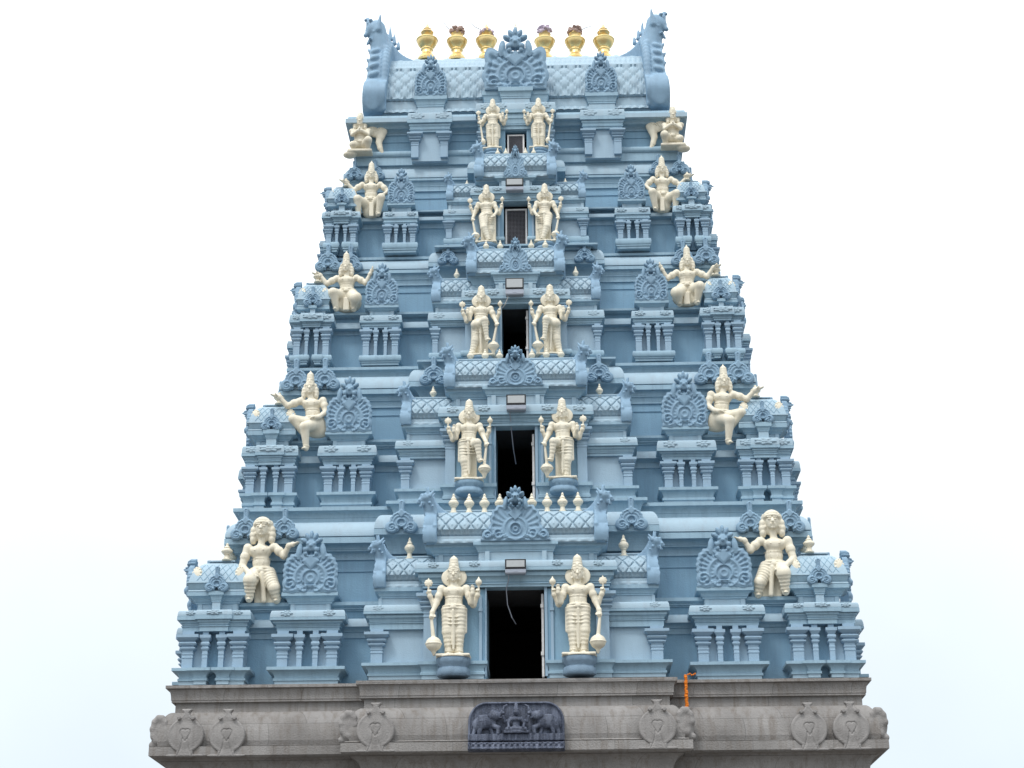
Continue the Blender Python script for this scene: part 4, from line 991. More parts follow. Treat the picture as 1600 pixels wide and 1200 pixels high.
# ------------------------------------------------------------------ stone gateway base
zb = {}
YS0 = -.42; YC0 = -.76
def stone(hwx_px, px_ref, ys, Yl, x_wall, x_roll, x_slab, name, depth_back):
    # ys: lip top, lip bottom, cyma bottom, fillet bottom, wall bottom/roll top, roll bottom, ledge bottom, slab top, slab bottom, soffit
    zt, zl, zc, zf, zw, zr, ze, zs, zsb = [zz(px_ref, y, Yl) for y in ys]
    X = xx(hwx_px, ys[0], Yl); w = X-xx(x_wall, ys[3], Yl+.12); r = xx(x_roll, ys[5], Yl-.15)-X; s = xx(x_slab, ys[8], Yl-.25)-X
    b = MB()
    P = [(-.15, zsb-6.5, 0), (-.15, zsb-.42, 0), (-.10, zsb-.41, 0), (-.10, zsb-.33, 0), (-.12, zsb-.32, 0)]+q_cove(-.12, zsb-.31, s-.05, zsb-.03, 0)
    P += [(s, zsb, 0), (s, zs, 0), (s-.04, zs+.005, 0), (r+.02, zs+.01, 0)]+q_torus(r, r+.05, zs+.012, ze+.0, 0)+[(r-.02, ze+.01, 0)]
    P += q_roll(r, zr, r-.22, zw, 0, 9)+[(-w, zw+.002, 0), (-w, zf, 0), (-w+.06, zf+.003, 0), (-w+.06, zf+.035, 0)]+q_cove(-w+.07, zf+.04, -.03, zl-.01, 0)+[(0, zl, 0), (0, zt, 0), (-.5, zt+.006, 0)]
    b.loft(-X, X, Yl, 2*YMID-YS0, P, backoff=True)
    return b, (zt, zl, zc, zf, zw, zr, ze, zs, zsb), X, r
b1, z1_, X1, r1 = stone(259, 400, [1069.5, 1074, 1090, 1095, 1110, 1158, 1166, 1168, 1182], YS0, 274, 243, 230, 'a', 0)
b2, z2_, X2, r2 = stone(556, 640, [1062.5, 1068, 1084, 1089, 1104, 1150, 1159, 1163, 1177], YC0, 569, 543, 531, 'b', 0)
sb = empty('stone_base', (0, 0, 0), TOWER); sb.matrix_basis = TOWER_INV; sb['label'] = 'weathered grey granite gateway base with projecting middle'
b1.obj('base_wall', [M_STONE], sb); o = b2.obj('projecting_bay', [M_STONE], sb)
# seated makara carvings on the roll ends
def scroll_mesh():
    S = SDF((-.25, -.2, -.05), (.25, .3, .62), .018)
    S.ell((0, .05, .28), (.17, .16, .27), k=.05)
    for i in range(9):
        a = i*.62; S.ell((.12*math.cos(a), -.07, .3+.19*math.sin(a)), (.05, .05, .06), k=.05)
    S.cap((-.12, 0, .06), (.12, 0, .06), .06, .06, k=.03)
    return S.mesh('corner_carving', [M_STONE2])
SCR = scroll_mesh()
for sg in (-1, 1):
    inst('corner_carving', SCR, sb, T_(sg*(X2+r2+.0), YC0+.02, z2_[6]-.02, 0, (1, 1, (z2_[4]-z2_[6])/.58)))
    inst('corner_carving', SCR, sb, T_(sg*(X1+r1-.02), YS0+.06, z1_[6]-.02, 0, (1, 1, (z1_[4]-z1_[6])/.58)))
for (px, pt, pb, Yl, r_) in ((288, 1108, 1183, YS0, r1), (353, 1108, 1183, YS0, r1), (586, 1098, 1176, YC0, r2)):
    Yg = Yl-r_-.09; zb_ = zz(px, pb, Yg); s = (zz(px, pt, Yg)-zb_)/2.35; X = xx(px, pb, Yg)
    for sg in (-1, 1): inst('leaf_carving', K_LEAF, sb, T_(sg*X, Yg+.03, zb_, 0, (s*1.04, .6, s)))

# ------------------------------------------------------------------ carved relief panel
pn = at(807, 1174, YC0-r2-.14); RP = empty('relief_panel', tuple(pn)); Yp = pn.y
sc = (xx(732, 1150, Yp)+xx(883, 1150, Yp))/2     # half width
Hp = zz(807, 1097, Yp)-pn.z
tag(RP, 'dark blue stone relief of a seated figure between two elephants on the base', 'relief panel')
def slab_fn(x, z):
    q = np.maximum(np.abs(x)-1, 0)*0
    top = Hp/sc
    dx = np.maximum(np.abs(x)-.62, 0); dz = np.maximum(z-(top-.42), 0)
    o = np.maximum(np.maximum(np.abs(x)-1, z-top), np.sqrt(dx**2/.38**2+dz**2/.42**2)*.38-.38+np.where((dx > 0) & (dz > 0), 0, -1))
    o = np.maximum(o, -z)
    hh = .03+np.where((z < .17), .14+.02*np.sin(x*55)*np.sin(z*60), 0)+np.where((z > .19) & (z < .34), .12+.02*np.cos(x*42), 0)+.05*bump(-o-.03, .025)
    hh = hh-.05*bump(z-.18, .012)
    return o, hh
me = plate('panel', slab_fn, (-1.05, 1.05), (0, Hp/sc+.03), .3, .014, M_NAVY, back=.2)
inst('backing_slab', me, RP, T_(0, 0, 0, 0, (sc, sc, sc)))
def elephant():
    S = SDF((-.05, -.25, .30), (.95, .12, 1.0), .0125)
    S.ell((.64, -.07, .60), (.22, .11, .15), k=.03); S.ell((.80, -.06, .55), (.10, .09, .14), k=.03)
    S.cap((.83, -.05, .52), (.88, -.05, .36), .055, .045, k=.02); S.cap((.74, -.09, .5), (.77, -.09, .36), .05, .04, k=.02)
    S.cap((.50, -.09, .52), (.36, -.11, .47), .055, .045, k=.02); S.cap((.36, -.11, .47), (.37, -.11, .36), .045, .045, k=.02)
    S.cap((.55, -.05, .52), (.50, -.05, .36), .05, .042, k=.02)
    S.ell((.43, -.12, .72), (.11, .09, .10), k=.03); S.ell((.50, -.17, .74), (.055, .025, .09), k=.01, rot=.3)
    S.cap((.37, -.13, .70), (.30, -.13, .78), .05, .035, k=.02); S.cap((.30, -.13, .78), (.24, -.13, .90), .035, .028, k=.02); S.cap((.24, -.13, .90), (.19, -.13, .93), .028, .022, k=.01)
    S.cap((.37, -.16, .68), (.29, -.18, .66), .018, .012, k=.01); S.cap((.9, -.06, .6), (.93, -.06, .45), .014, .01, k=.01)
    S.box((.67, -.14, .66), (.10, .04, .07), k=.02, rd=.02)
    return S.mesh('elephant', [M_NAVY])
EL = elephant(); ELM = mirror_mesh(EL, 'elephant_mirror')
inst('elephant', EL, RP, T_(0, 0, 0, 0, (sc, sc, sc))); inst('elephant', ELM, RP, T_(0, 0, 0, 0, (sc, sc, sc)))
def seated():
    S = SDF((-.40, -.32, .3), (.40, .1, 1.06), .0115)
    S.box((0, -.12, .365), (.28, .10, .028), k=.01, rd=.01)
    S.cap((-.05, -.14, .44), (.20, -.19, .425), .06, .05, k=.02); S.cap((.05, -.14, .44), (-.20, -.19, .425), .06, .05, k=.02)
    S.ell((0, -.12, .54), (.085, .07, .11), k=.02); S.ell((0, -.14, .645), (.125, .08, .07), k=.02)
    for s_ in (-1, 1): S.ell((s_*.045, -.20, .64), (.035, .03, .035), k=.01)
    S.ell((0, -.17, .80), (.070, .07, .082), k=.006); S.cap((0, -.15, .87), (0, -.14, .99), .06, .035, k=.006); S.cap((0, -.235, .80), (0, -.245, .785), .014, .016, k=.004)
    S.ring((0, -.15, .865), .065, .065, .012, k=.002)
    for s_ in (-1, 1):
        S.ell((s_*.028, -.225, .815), (.013, .012, .01), k=.002)
        S.cap((s_*.12, -.13, .67), (s_*.18, -.14, .55), .042, .036, k=.008); S.cap((s_*.18, -.14, .55), (s_*.16, -.22, .46), .034, .028, k=.008)
        S.cap((s_*.13, -.10, .66), (s_*.25, -.12, .60), .034, .03, k=.008); S.cap((s_*.25, -.12, .60), (s_*.28, -.15, .72), .03, .026, k=.008)
        S.ell((s_*.285, -.15, .79), (.045, .035, .04), k=.006); S.ell((s_*.28, -.15, .87), (.03, .025, .055), k=.006)
    return S.mesh('seated_figure', [M_NAVY])
inst('seated_figure', seated(), RP, T_(0, 0, sc*.03, 0, (sc*.93, sc, sc*.93)))

# ------------------------------------------------------------------ statues
def hand(S, p, d, n, s=1.0, fist=False, k=.006):
    """p wrist, d finger direction, n palm normal"""
    p = Vector(p); d = Vector(d).normalized(); n = Vector(n).normalized(); w = d.cross(n).normalized()
    L = .030*s
    S.cap(p, p+d*L*.9, .015*s, .018*s, k=.01); c = p+d*L
    S.ell(c, (.021*s, .019*s, .021*s), k=.01)
    for i, (o, l) in enumerate(((-1.5, .9), (-.5, 1.1), (.5, 1.05), (1.5, .8))):
        a = c+w*o*.0098*s+d*.010*s
        if fist:
            b1_ = a+d*.012*s+n*.012*s; b2_ = b1_+n*.014*s-d*.016*s
        else:
            b1_ = a+d*.018*s*l+n*.002*s; b2_ = b1_+d*.016*s*l+n*.007*s
        S.cap(a, b1_, .0078*s, .0072*s, k=.003); S.cap(b1_, b2_, .0072*s, .0058*s, k=.003)
    a = p+d*.012*s+w*-.018*s; b1_ = a+d*.012*s-w*.010*s+n*.008*s; S.cap(a, b1_, .0085*s, .008*s, k=.004); S.cap(b1_, b1_+d*.012*s+n*.01*s, .008*s, .006*s, k=.003)
def head(S, c, s=1.0, crown=.13, hair='halo', tilt=0.0):
    """c = head centre, s = scale (1 -> head half height .06)"""
    x, y, z = c; k = .008
    S.ell((x, y, z), (.047*s, .052*s, .060*s), k=.01); S.ell((x, y-.012*s, z-.032*s), (.034*s, .038*s, .03*s), k=.012)
    S.cap((x, y-.05*s, z+.012*s), (x, y-.070*s, z-.014*s), .0065*s, .012*s, k=.005)
    for g in (-1, 1):
        S.cap((x+g*.01*s, y-.051*s, z+.022*s), (x+g*.035*s, y-.042*s, z+.024*s), .0065*s, .005*s, k=.003)
        S.ell((x+g*.020*s, y-.044*s, z+.007*s), (.013*s, .011*s, .0075*s), k=.001)
        S.ell((x+g*.049*s, y+.002, z-.005*s), (.009*s, .014*s, .022*s), k=.004); S.ell((x+g*.05*s, y-.006*s, z-.038*s), (.010*s, .010*s, .014*s), k=.004)
    S.cap((x-.013*s, y-.049*s, z-.028*s), (x+.013*s, y-.049*s, z-.028*s), .0052*s, .0052*s, k=.003); S.cap((x-.009*s, y-.047*s, z-.037*s), (x+.009*s, y-.047*s, z-.037*s), .0055*s, .0055*s, k=.003)
    S.ell((x, y-.04*s, z-.052*s), (.014*s, .012*s, .011*s), k=.006)
    if hair == 'halo':
        S.ell((x, y+.045, z-.012), (.108*s, .020, .088*s), k=.004)
    elif hair == 'long':
        for g in (-1, 1):
            for i, (dx, dz, r) in enumerate(((.050, .03, .024), (.062, -.01, .028), (.066, -.045, .029), (.066, -.078, .024))):
                S.ell((x+g*dx*s, y+.02*s, z+dz*s), (r*s, .035*s, .034*s), k=.006)
        S.ell((x, y+.025*s, z-.02*s), (.075*s, .04*s, .075*s), k=.01)
    if crown > 0:
        zb_ = z+.036*s
        S.ring((x, y, zb_), .047*s, .050*s, .0065*s, k=.004); S.ring((x, y, zb_+.016*s), .045*s, .047*s, .005*s, k=.003)
        S.cap((x, y, zb_), (x, y, zb_+crown*.66), .045*s, .036*s, k=.01)
        for i in range(1, 4): S.ring((x, y, zb_+crown*.17*i), (.047-.004*i)*s, (.048-.004*i)*s, .0048*s, k=.002)
        S.ell((x, y-.045*s, zb_+.025*s), (.014*s, .010*s, .022*s), k=.004)
        zt_ = zb_+crown*.68; S.ell((x, y, zt_), (.035*s, .035*s, .015*s), k=.006); S.cap((x, y, zt_), (x, y, zb_+crown*.98), .024*s, .006*s, k=.012)
    elif crown < 0:   # small curled headdress
        for i in range(9):
            a = i/8*math.pi; S.ell((x+.046*s*math.cos(a), y-.01, z+.03*s+.035*s*math.sin(a)), (.018*s, .03*s, .018*s), k=.005)
        S.ell((x, y, z+.05*s), (.045*s, .048*s, .035*s), k=.01); S.ring((x, y, z+.036*s), .050*s, .052*s, .007*s, k=.004)
def arm(S, sh, elb, wr, r=(.034, .028, .019), bands=True):
    S.cap(sh, elb, r[0], r[1], k=.016); S.cap(elb, wr, r[1], r[2], k=.012)
    if bands:
        sh = Vector(sh); elb = Vector(elb); wr = Vector(wr)
        m = sh.lerp(elb, .45); S.cap(m, m+(elb-sh)*.06, r[0]*1.13, r[0]*1.13, k=.004); m = elb.lerp(wr, .86); S.cap(m, m+(wr-elb)*.08, r[2]*1.35, r[2]*1.35, k=.004)
def torso(S, hip, chest, sc=1.0, neck=None):
    hip = Vector(hip); ch = Vector(chest)
    S.ell(hip, (.100*sc, .070*sc, .062*sc), k=.03)
    wst = hip.lerp(ch, .48); S.ell(wst, (.080*sc, .060*sc, .075*sc), k=.035)
    S.ell(ch, (.098*sc, .066*sc, .066*sc), k=.03)
    for g in (-1, 1):
        S.ell(ch+Vector((g*.040*sc, -.043*sc, .010*sc)), (.040*sc, .020*sc, .030*sc), k=.02); S.ell(ch+Vector((g*.112*sc, 0, .038*sc)), (.038*sc, .040*sc, .036*sc), k=.025)
        S.ell(ch+Vector((g*.040*sc, -.071*sc, .004*sc)), (.006*sc, .005*sc, .006*sc), k=.002)
    S.ring(ch+Vector((0, -.012, .045*sc)), .060*sc, .052*sc, .007*sc, k=.004, tilt=.55); S.ring(ch+Vector((0, -.01, .022*sc)), .074*sc, .066*sc, .006*sc, k=.004, tilt=.75)
    S.ring(wst+Vector((0, 0, .030*sc)), .086*sc, .063*sc, .003*sc, k=.006)
    for g in (-1, 1): S.cap(wst+Vector((g*.03*sc, -.058*sc, .01)), wst+Vector((g*.028*sc, -.056*sc, -.03)), .005, .004, k=.006)
    S.ring(hip+Vector((0, 0, .028*sc)), .094*sc, .072*sc, .011*sc, k=.004); S.ring(hip+Vector((0, -.0, .004*sc)), .104*sc, .076*sc, .008*sc, k=.004)
    S.ell(hip+Vector((0, -.074*sc, .01)), (.026*sc, .015*sc, .022*sc), k=.006)
    if neck is not None: S.cap(ch+Vector((0, 0, .05*sc)), neck, .034*sc, .030*sc, k=.02)
def leg(S, hip, kn, an, r=(.068, .055, .038), rip=.0022, toe=(0, -1, 0), bare=False):
    n1 = max(2, int((Vector(hip)-Vector(kn)).length/.034)); n2 = max(2, int((Vector(kn)-Vector(an)).length/.034))
    if bare: rip = 0
    S.cap(hip, kn, r[0], r[1], k=.02, rip=rip, nr=n1); S.cap(kn, an, r[1]*.98, r[2], k=.014, rip=rip, nr=n2)
    a = Vector(an); t = Vector(toe).normalized(); S.cap(a, a+Vector((0, 0, -.014)), r[2], r[2]*.9, k=.008); S.ring(a+Vector((0, 0, .012)), r[2]*1.1, r[2]*1.1, .006, k=.003)
    h = a+Vector((0, 0, -.016)); S.cap(h, h+t*.050+Vector((0, 0, -.006)), .021, .016, k=.012, sq=1.0)
    w = t.cross(Vector((0, 0, 1)))
    for i in range(5): S.cap(h+t*.048+w*(i-2)*.0088+Vector((0, 0, -.007)), h+t*(.068-.003*abs(i-1))+w*(i-2)*.0095+Vector((0, 0, -.010)), .0075, .006, k=.003)
def emblem(S, p, s=1.0, kind=0):
    x, y, z = p
    S.cap((x, y, z-.06*s), (x, y, z-.02*s), .010*s, .012*s, k=.006)
    if kind == 0:
        S.ell((x, y, z), (.040*s, .018*s, .036*s), k=.004)
        for i in range(8):
            a = i*math.pi/4; S.ell((x+.034*s*math.cos(a), y, z+.032*s*math.sin(a)), (.012*s, .014*s, .012*s), k=.004)
        S.cap((x, y, z+.03*s), (x, y, z+.055*s), .012*s, .004*s, k=.004)
    else:
        S.ell((x, y, z), (.034*s, .028*s, .034*s), k=.006); S.cap((x, y, z+.02*s), (x, y, z+.058*s), .02*s, .004*s, k=.006); S.cap((x, y, z-.03*s), (x, y, z), .014*s, .028*s, k=.006)
def guardian(v, h=.0062):
    """v 1..5, left-hand figure (viewer's left of the door). Height incl. crown = 1, feet at z=0."""
    S = SDF((-.34, -.22, -.03), (.34, .17, 1.04), h)
    hd = (0.0, -.02, .798); hx = {1: 0, 2: -.01, 3: -.01, 4: .012, 5: 0}[v]
    hip = (hx, 0, .455); ch = (0, -.005, .625)
    torso(S, hip, ch, 1.07, (0, -.01, .73)); head(S, hd, 1.17, .155, 'halo')
    # rear raised arms
    for g in (-1, 1):
        e = (g*.19, .015, .505); w_ = (g*.235, -.015, .600)
        arm(S, (g*.115, .02, .655), e, w_, (.034, .030, .020)); hand(S, w_, (g*.12, -.1, 1), (-g*.3, -1, 0), .95, True); emblem(S, (g*.245, -.035, .718), .95, 0 if g < 0 else 1)
    if v == 1:
        leg(S, (-.050, -.005, .43), (-.056, -.02, .235), (-.040, 0, .035), toe=(-.25, -1, 0)); leg(S, (.052, -.005, .43), (.056, -.01, .235), (.048, .0, .035), toe=(.3, -1, 0))
        arm(S, (-.125, -.02, .655), (-.165, -.03, .52), (-.205, -.075, .41)); hand(S, (-.205, -.075, .41), (-.05, -.2, -1), (.2, -1, 0), 1.1, True)
        arm(S, (.125, -.02, .655), (.17, -.04, .515), (.19, -.09, .60), (.032, .028, .018)); hand(S, (.19, -.09, .60), (0, -.1, 1), (0, -1, 0), .95)
        S.cap((-.212, -.085, .38), (-.188, -.085, .17), .014, .020, k=.008); S.ell((-.185, -.085, .105), (.076, .072, .070), k=.008); S.ring((-.185, -.085, .105), .077, .073, .006, k=.002); S.cap((-.185, -.085, .05), (-.182, -.08, .0), .03, .012, k=.012)
    elif v in (2, 3):
        if v == 2:
            leg(S, (-.05, -.0, .43), (-.05, -.02, .23), (-.025, 0, .035), toe=(.35, -1, 0)); kn = (.100, -.14, .415); an = (.125, -.12, .215); mc = (.18, -.10, .105)
        else:
            leg(S, (-.05, .0, .43), (-.075, -.01, .22), (-.115, 0, .035), toe=(-.2, -1, 0)); S.cap((-.04, .02, .35), (.0, .03, .06), .035, .045, k=.03); kn = (.050, -.16, .445); an = (.075, -.12, .20); mc = (.16, -.10, .105)
            S.ell((-.06, -.06, .42), (.075, .065, .062), k=.02)
        leg(S, (.05 if v == 2 else -.02, -.02, .43), kn, an, (.060, .044, .026), toe=(.6, -.8, 0))
        hw_ = (.20, -.10, .43); arm(S, (.125, -.02, .655), (.165, -.03, .535), hw_); hand(S, hw_, (.05, -.3, -1), (-.2, -1, 0), 1.1, True)
        S.cap((.205, -.11, .41), (mc[0], mc[1], mc[2]+.06), .013, .019, k=.008); S.ell(mc, (.070, .066, .058), k=.008); S.ring(mc, .071, .067, .006, k=.002); S.cap((mc[0], mc[1], mc[2]-.03), (mc[0], mc[1], 0), .042, .014, k=.012)
        arm(S, (-.125, -.02, .655), (-.155, -.03, .515), (-.175, -.09, .575), (.032, .03, .018)); hand(S, (-.175, -.09, .575), (.1, -.1, 1), (0, -1, 0), .95)
    elif v == 4:
        leg(S, (.045, .01, .43), (.058, -.0, .235), (.035, .01, .035), toe=(.3, -1, 0)); leg(S, (-.048, -.02, .43), (-.030, -.075, .235), (.035, -.07, .05), toe=(.5, -1, 0))
        arm(S, (-.125, -.02, .655), (-.17, -.03, .52), (-.20, -.07, .405)); hand(S, (-.20, -.07, .405), (-.05, -.2, -1), (.2, -1, 0), 1.1, True)
        arm(S, (.125, -.02, .655), (.165, -.04, .515), (.13, -.09, .43), (.032, .028, .018)); hand(S, (.13, -.09, .43), (-.5, -.3, -.5), (0, -1, .2), .95)
        S.cap((-.205, -.08, .385), (-.165, -.08, .16), .013, .019, k=.008); S.ell((-.155, -.08, .10), (.062, .06, .055), k=.008); S.ring((-.155, -.08, .10), .063, .061, .006, k=.002); S.cap((-.15, -.08, .06), (-.13, -.08, .0), .028, .012, k=.012)
        S.box((.115, .02, .26), (.03, .02, .22), k=.02, rd=.015)
    else:
        leg(S, (-.052, -.0, .43), (-.055, -.015, .235), (-.045, 0, .035), (.066, .055, .034), toe=(-.2, -1, 0)); leg(S, (.052, -.0, .43), (.055, -.01, .235), (.045, .0, .035), (.066, .055, .034), toe=(.2, -1, 0))
        S.box((0, .02, .24), (.095, .03, .22), k=.03, rd=.02)
        arm(S, (-.125, -.02, .655), (-.175, -.03, .55), (-.215, -.075, .50)); hand(S, (-.215, -.075, .50), (-.3, -.5, -.4), (.2, -1, 0), 1.1, True)
        arm(S, (.125, -.02, .655), (.165, -.04, .53), (.18, -.09, .60), (.032, .028, .018)); hand(S, (.18, -.09, .60), (0, -.1, 1), (0, -1, 0), 1.0)
        S.cap((-.215, -.09, .53), (-.165, -.09, .15), .012, .02, k=.006); S.ell((-.155, -.09, .12), (.04, .04, .055), k=.008)
    # sashes: centre pleat, side cloth
    S.cap((hip[0]+.0, -.078, .43), (.004, -.055, .06), .016, .012, k=.006); S.cap((hip[0]-.016, -.072, .42), (-.012, -.05, .10), .008, .006, k=.003); S.cap((hip[0]+.016, -.072, .42), (.018, -.05, .10), .008, .006, k=.003)
    g = -1 if v in (2, 3) else 1
    S.box((g*.108, .01, .35), (.022, .016, .125), k=.012, rd=.012); S.cap((-.04, .03, .4), (-.04, .045, .02), .05, .05, k=.03, sq=.5); S.cap((.04, .03, .4), (.04, .045, .02), .05, .05, k=.03, sq=.5)
    for q in range(3): S.ring((hip[0], -.01, .395-.035*q), .105-.003*q, .075, .0055, k=.004, tilt=.35)
    # plinth disc
    S.box((0 if v != 3 else .02, .0, -.004), (.165, .11, .014), k=.0, rd=.012)
    return S
def squat(v, h=.0068):
    S = SDF((-.52, -.30, -.03), (.52, .20, 1.04), h)
    if v == 1:
        torso(S, (.01, 0, .36), (-.015, -.02, .60), 1.28, (0, -.02, .77)); head(S, (0.0, -.04, .875), 1.62, -1, 'long')
        arm(S, (-.165, -.02, .655), (-.215, -.04, .43), (-.09, -.14, .31), (.050, .042, .028)); hand(S, (-.09, -.14, .31), (1, -.2, -.35), (0, -.4, -1), 1.5)
        arm(S, (.150, -.02, .655), (.265, -.05, .54), (.33, -.09, .655), (.048, .040, .026)); hand(S, (.33, -.09, .655), (1, -.1, .12), (0, 0, 1), 1.5)
        leg(S, (-.07, -.01, .33), (-.085, -.16, .235), (-.10, -.10, .045), (.09, .080, .045), rip=.004); leg(S, (.08, -.0, .33), (.175, -.08, .16), (.20, -.03, .04), (.095, .07, .045), rip=.004)
        S.box((.05, .02, .14), (.12, .03, .14), k=.02, rd=.02); S.cap((.03, -.09, .33), (.06, -.06, .02), .026, .03, k=.01)
    elif v == 2:
        torso(S, (.03, 0, .40), (.0, -.02, .585), 1.05, (-.02, -.02, .69)); head(S, (-.022, -.04, .77), 1.05, .175, 'long')
        arm(S, (-.125, -.02, .635), (-.265, -.05, .565), (-.36, -.08, .67), (.040, .034, .022)); hand(S, (-.36, -.08, .67), (-1, -.1, .15), (0, 0, 1), 1.2)
        arm(S, (.125, -.02, .635), (.165, -.04, .49), (.10, -.13, .40), (.040, .034, .022)); hand(S, (.10, -.13, .40), (-1, -.2, -.15), (0, -.3, -1), 1.25)
        leg(S, (.08, -.02, .36), (-.045, -.17, .275), (-.025, -.13, .05), (.078, .056, .030), bare=True, toe=(-.5, -1, 0)); leg(S, (-.02, -.0, .37), (-.19, -.08, .40), (-.07, -.02, .24), (.068, .05, .035), bare=True)
        S.ell((.07, .02, .30), (.14, .09, .09), k=.04)
    elif v == 3:
        torso(S, (.01, 0, .31), (0, -.02, .485), 1.25, (0, -.02, .61)); head(S, (-.01, -.04, .695), 1.22, .225, 'long')
        arm(S, (-.145, -.02, .54), (-.285, -.05, .445), (-.385, -.08, .585), (.046, .038, .024)); hand(S, (-.385, -.08, .585), (-1, -.1, .1), (0, 0, 1), 1.4)
        arm(S, (.145, -.02, .54), (.285, -.05, .435), (.355, -.08, .575), (.046, .038, .024)); hand(S, (.355, -.08, .575), (.4, -.1, .9), (-1, 0, .3), 1.4)
        leg(S, (-.06, -.0, .26), (-.165, -.16, .255), (-.125, -.08, .045), (.088, .07, .042), bare=True, toe=(-.4, -1, 0)); leg(S, (.08, -.0, .26), (.165, -.17, .155), (.12, -.05, .045), (.10, .085, .045), bare=True)
        S.box((.02, -.08, .10), (.045, .03, .10), k=.01, rd=.015); S.ell((.02, .02, .15), (.2, .09, .14), k=.04)
    else:
        torso(S, (0, 0, .30), (0, -.02, .52), 1.18, (0, -.02, .66)); head(S, (0, -.04, .735), 1.15, .20, 'long')
        arm(S, (-.135, -.02, .58), (-.265, -.05, .465), (-.385, -.08, .60), (.044, .036, .024)); hand(S, (-.385, -.08, .60), (-1, -.1, .2), (0, 0, 1), 1.3)
        arm(S, (.140, -.02, .58), (.265, -.04, .44), (.185, -.14, .33), (.044, .036, .024)); hand(S, (.185, -.14, .33), (-.5, -.4, -.8), (0, -.4, -1), 1.3)
        leg(S, (-.06, -.0, .24), (-.19, -.16, .265), (-.175, -.09, .045), (.08, .062, .038), bare=True, toe=(-.3, -1, 0)); leg(S, (.06, -.0, .24), (.17, -.16, .285), (.125, -.09, .045), (.08, .062, .038), bare=True, toe=(.3, -1, 0))
        S.box((.02, -.07, .12), (.035, .03, .12), k=.01, rd=.012); S.ell((.0, .03, .15), (.14, .08, .13), k=.04)
    if v == 1: pass
    return S
def winged(h=.009):
    """kneeling figure with joined hands, wing rising on the viewer's right"""
    S = SDF((-.42, -.34, -.2), (.72, .30, 1.06), h)
    torso(S, (0, 0, .20), (-.01, -.03, .43), 1.6, (0, -.03, .58)); head(S, (-.02, -.06, .70), 1.65, .17, 'long')
    arm(S, (-.15, -.03, .50), (-.17, -.12, .36), (-.03, -.20, .42), (.048, .04, .028)); arm(S, (.15, -.03, .50), (.17, -.12, .36), (.02, -.20, .42), (.048, .04, .028))
    hand(S, (-.02, -.20, .42), (.1, -.1, 1), (1, 0, 0), 1.3); hand(S, (.0, -.20, .42), (-.1, -.1, 1), (-1, 0, 0), 1.3)
    leg(S, (.08, 0, .16), (.18, -.20, .18), (.16, -.06, .03), (.09, .085, .05), bare=True); leg(S, (-.08, 0, .16), (-.15, -.12, .12), (-.14, -.04, .03), (.09, .075, .045), bare=True)
    pts = [(.10, .06, .46, .07), (.22, .08, .60, .075), (.33, .09, .68, .07), (.42, .09, .66, .07), (.45, .09, .54, .075), (.41, .09, .42, .07), (.38, .09, .28, .05), (.41, .09, .14, .042), (.46, .09, .02, .028)]
    S.ell((.31, .09, .54), (.15, .05, .14), k=.04)
    for a, b2_ in zip(pts[:-1], pts[1:]): S.cap(a[:3], b2_[:3], a[3]*1.35, b2_[3]*1.35, k=.02, sq=.6)
    for i in range(4): S.cap((.20+.06*i, .035, .50+.02*i), (.27+.055*i, .03, .62-.01*i), .014, .012, k=.006)
    S.box((0, 0, -.02), (.26, .16, .03), k=0, rd=.02)
    S.ell((-.22, -.02, -.07), (.14, .12, .07), k=.04)
    return S
def add_statue(name, S, H, loc_l, lbl_l, lbl_r, group, cat, ped=None):
    meL = S.mesh(name, [M_CREAM], H); meR = mirror_mesh(meL, name+'_mirror')
    for sg, me, lb in ((-1, meL, lbl_l), (1, meR, lbl_r)):
        e_ = empty(name, (sg*loc_l[0], loc_l[1], loc_l[2])); tag(e_, lb, cat, group); e_.rotation_euler.z = random.uniform(-.06, .06)
        inst('figure', me, e_, T_())
        if ped:
            r, h, kind = ped
            b = MB()
            pr = [(r*.86, -h), (r*.95, -h+.02), (r*.98, -h*.80), (r*.90, -h*.58), (r*.82, -h*.53), (r*.82, -h*.48), (r*.98, -h*.32), (r*1.0, -h*.2), (r*1.0, -.012), (r*.97, 0)]
            n = 96; rows = []
            for (rr, z) in pr:
                rows.append([b.v((rr*(1+(.045*(abs(math.cos(i*11*math.pi/n))-.6) if abs(z) > .02 else 0))*math.cos(2*math.pi*i/n), rr*.78*(1+(.045*(abs(math.cos(i*11*math.pi/n))-.6) if abs(z) > .02 else 0))*math.sin(2*math.pi*i/n), z)) for i in range(n)])
            for a_, c_ in zip(rows[:-1], rows[1:]):
                for i in range(n): j = (i+1) % n; b.f((a_[i], a_[j], c_[j], c_[i]))
            b.f(tuple(reversed(rows[0]))); b.f(tuple(rows[-1]))
            b.obj('pedestal', [M_LOTUS if kind else M_SLATE], e_, T_(0, 0, -.018*H), ang=40)
            b = MB(); b.lathe([(r*1.0, 0), (r*1.03, .006), (r*1.03, .022), (r*.98, .03)], n=36, sy=.8); b.obj('plinth', [M_CREAM], e_, T_(0, 0, -.02*H))
GL = {1: ('cream four-armed guardian statue left of the lowest doorway with outward hanging mace', 'cream four-armed guardian statue right of the lowest doorway with outward hanging mace'),
      2: ('cream guardian statue left of the second doorway up, foot on its mace', 'cream guardian statue right of the second doorway up, foot on its mace'),
      3: ('cream guardian statue left of the third doorway up, thigh lifted across', 'cream guardian statue right of the third doorway up, thigh lifted across'),
      4: ('cream guardian statue with crossed legs left of the fourth storey mesh door', 'cream guardian statue with crossed legs right of the fourth storey mesh door'),
      5: ('small straight-standing cream statue left of the topmost doorway', 'small straight-standing cream statue right of the topmost doorway')}
GPX = {1: (709, 871, 1027, 805), 2: (733, 626, 751, 807), 3: (752, 448, 557, 808), 4: (760, 290, 380, 806), 5: (770, 156, 233, 805)}
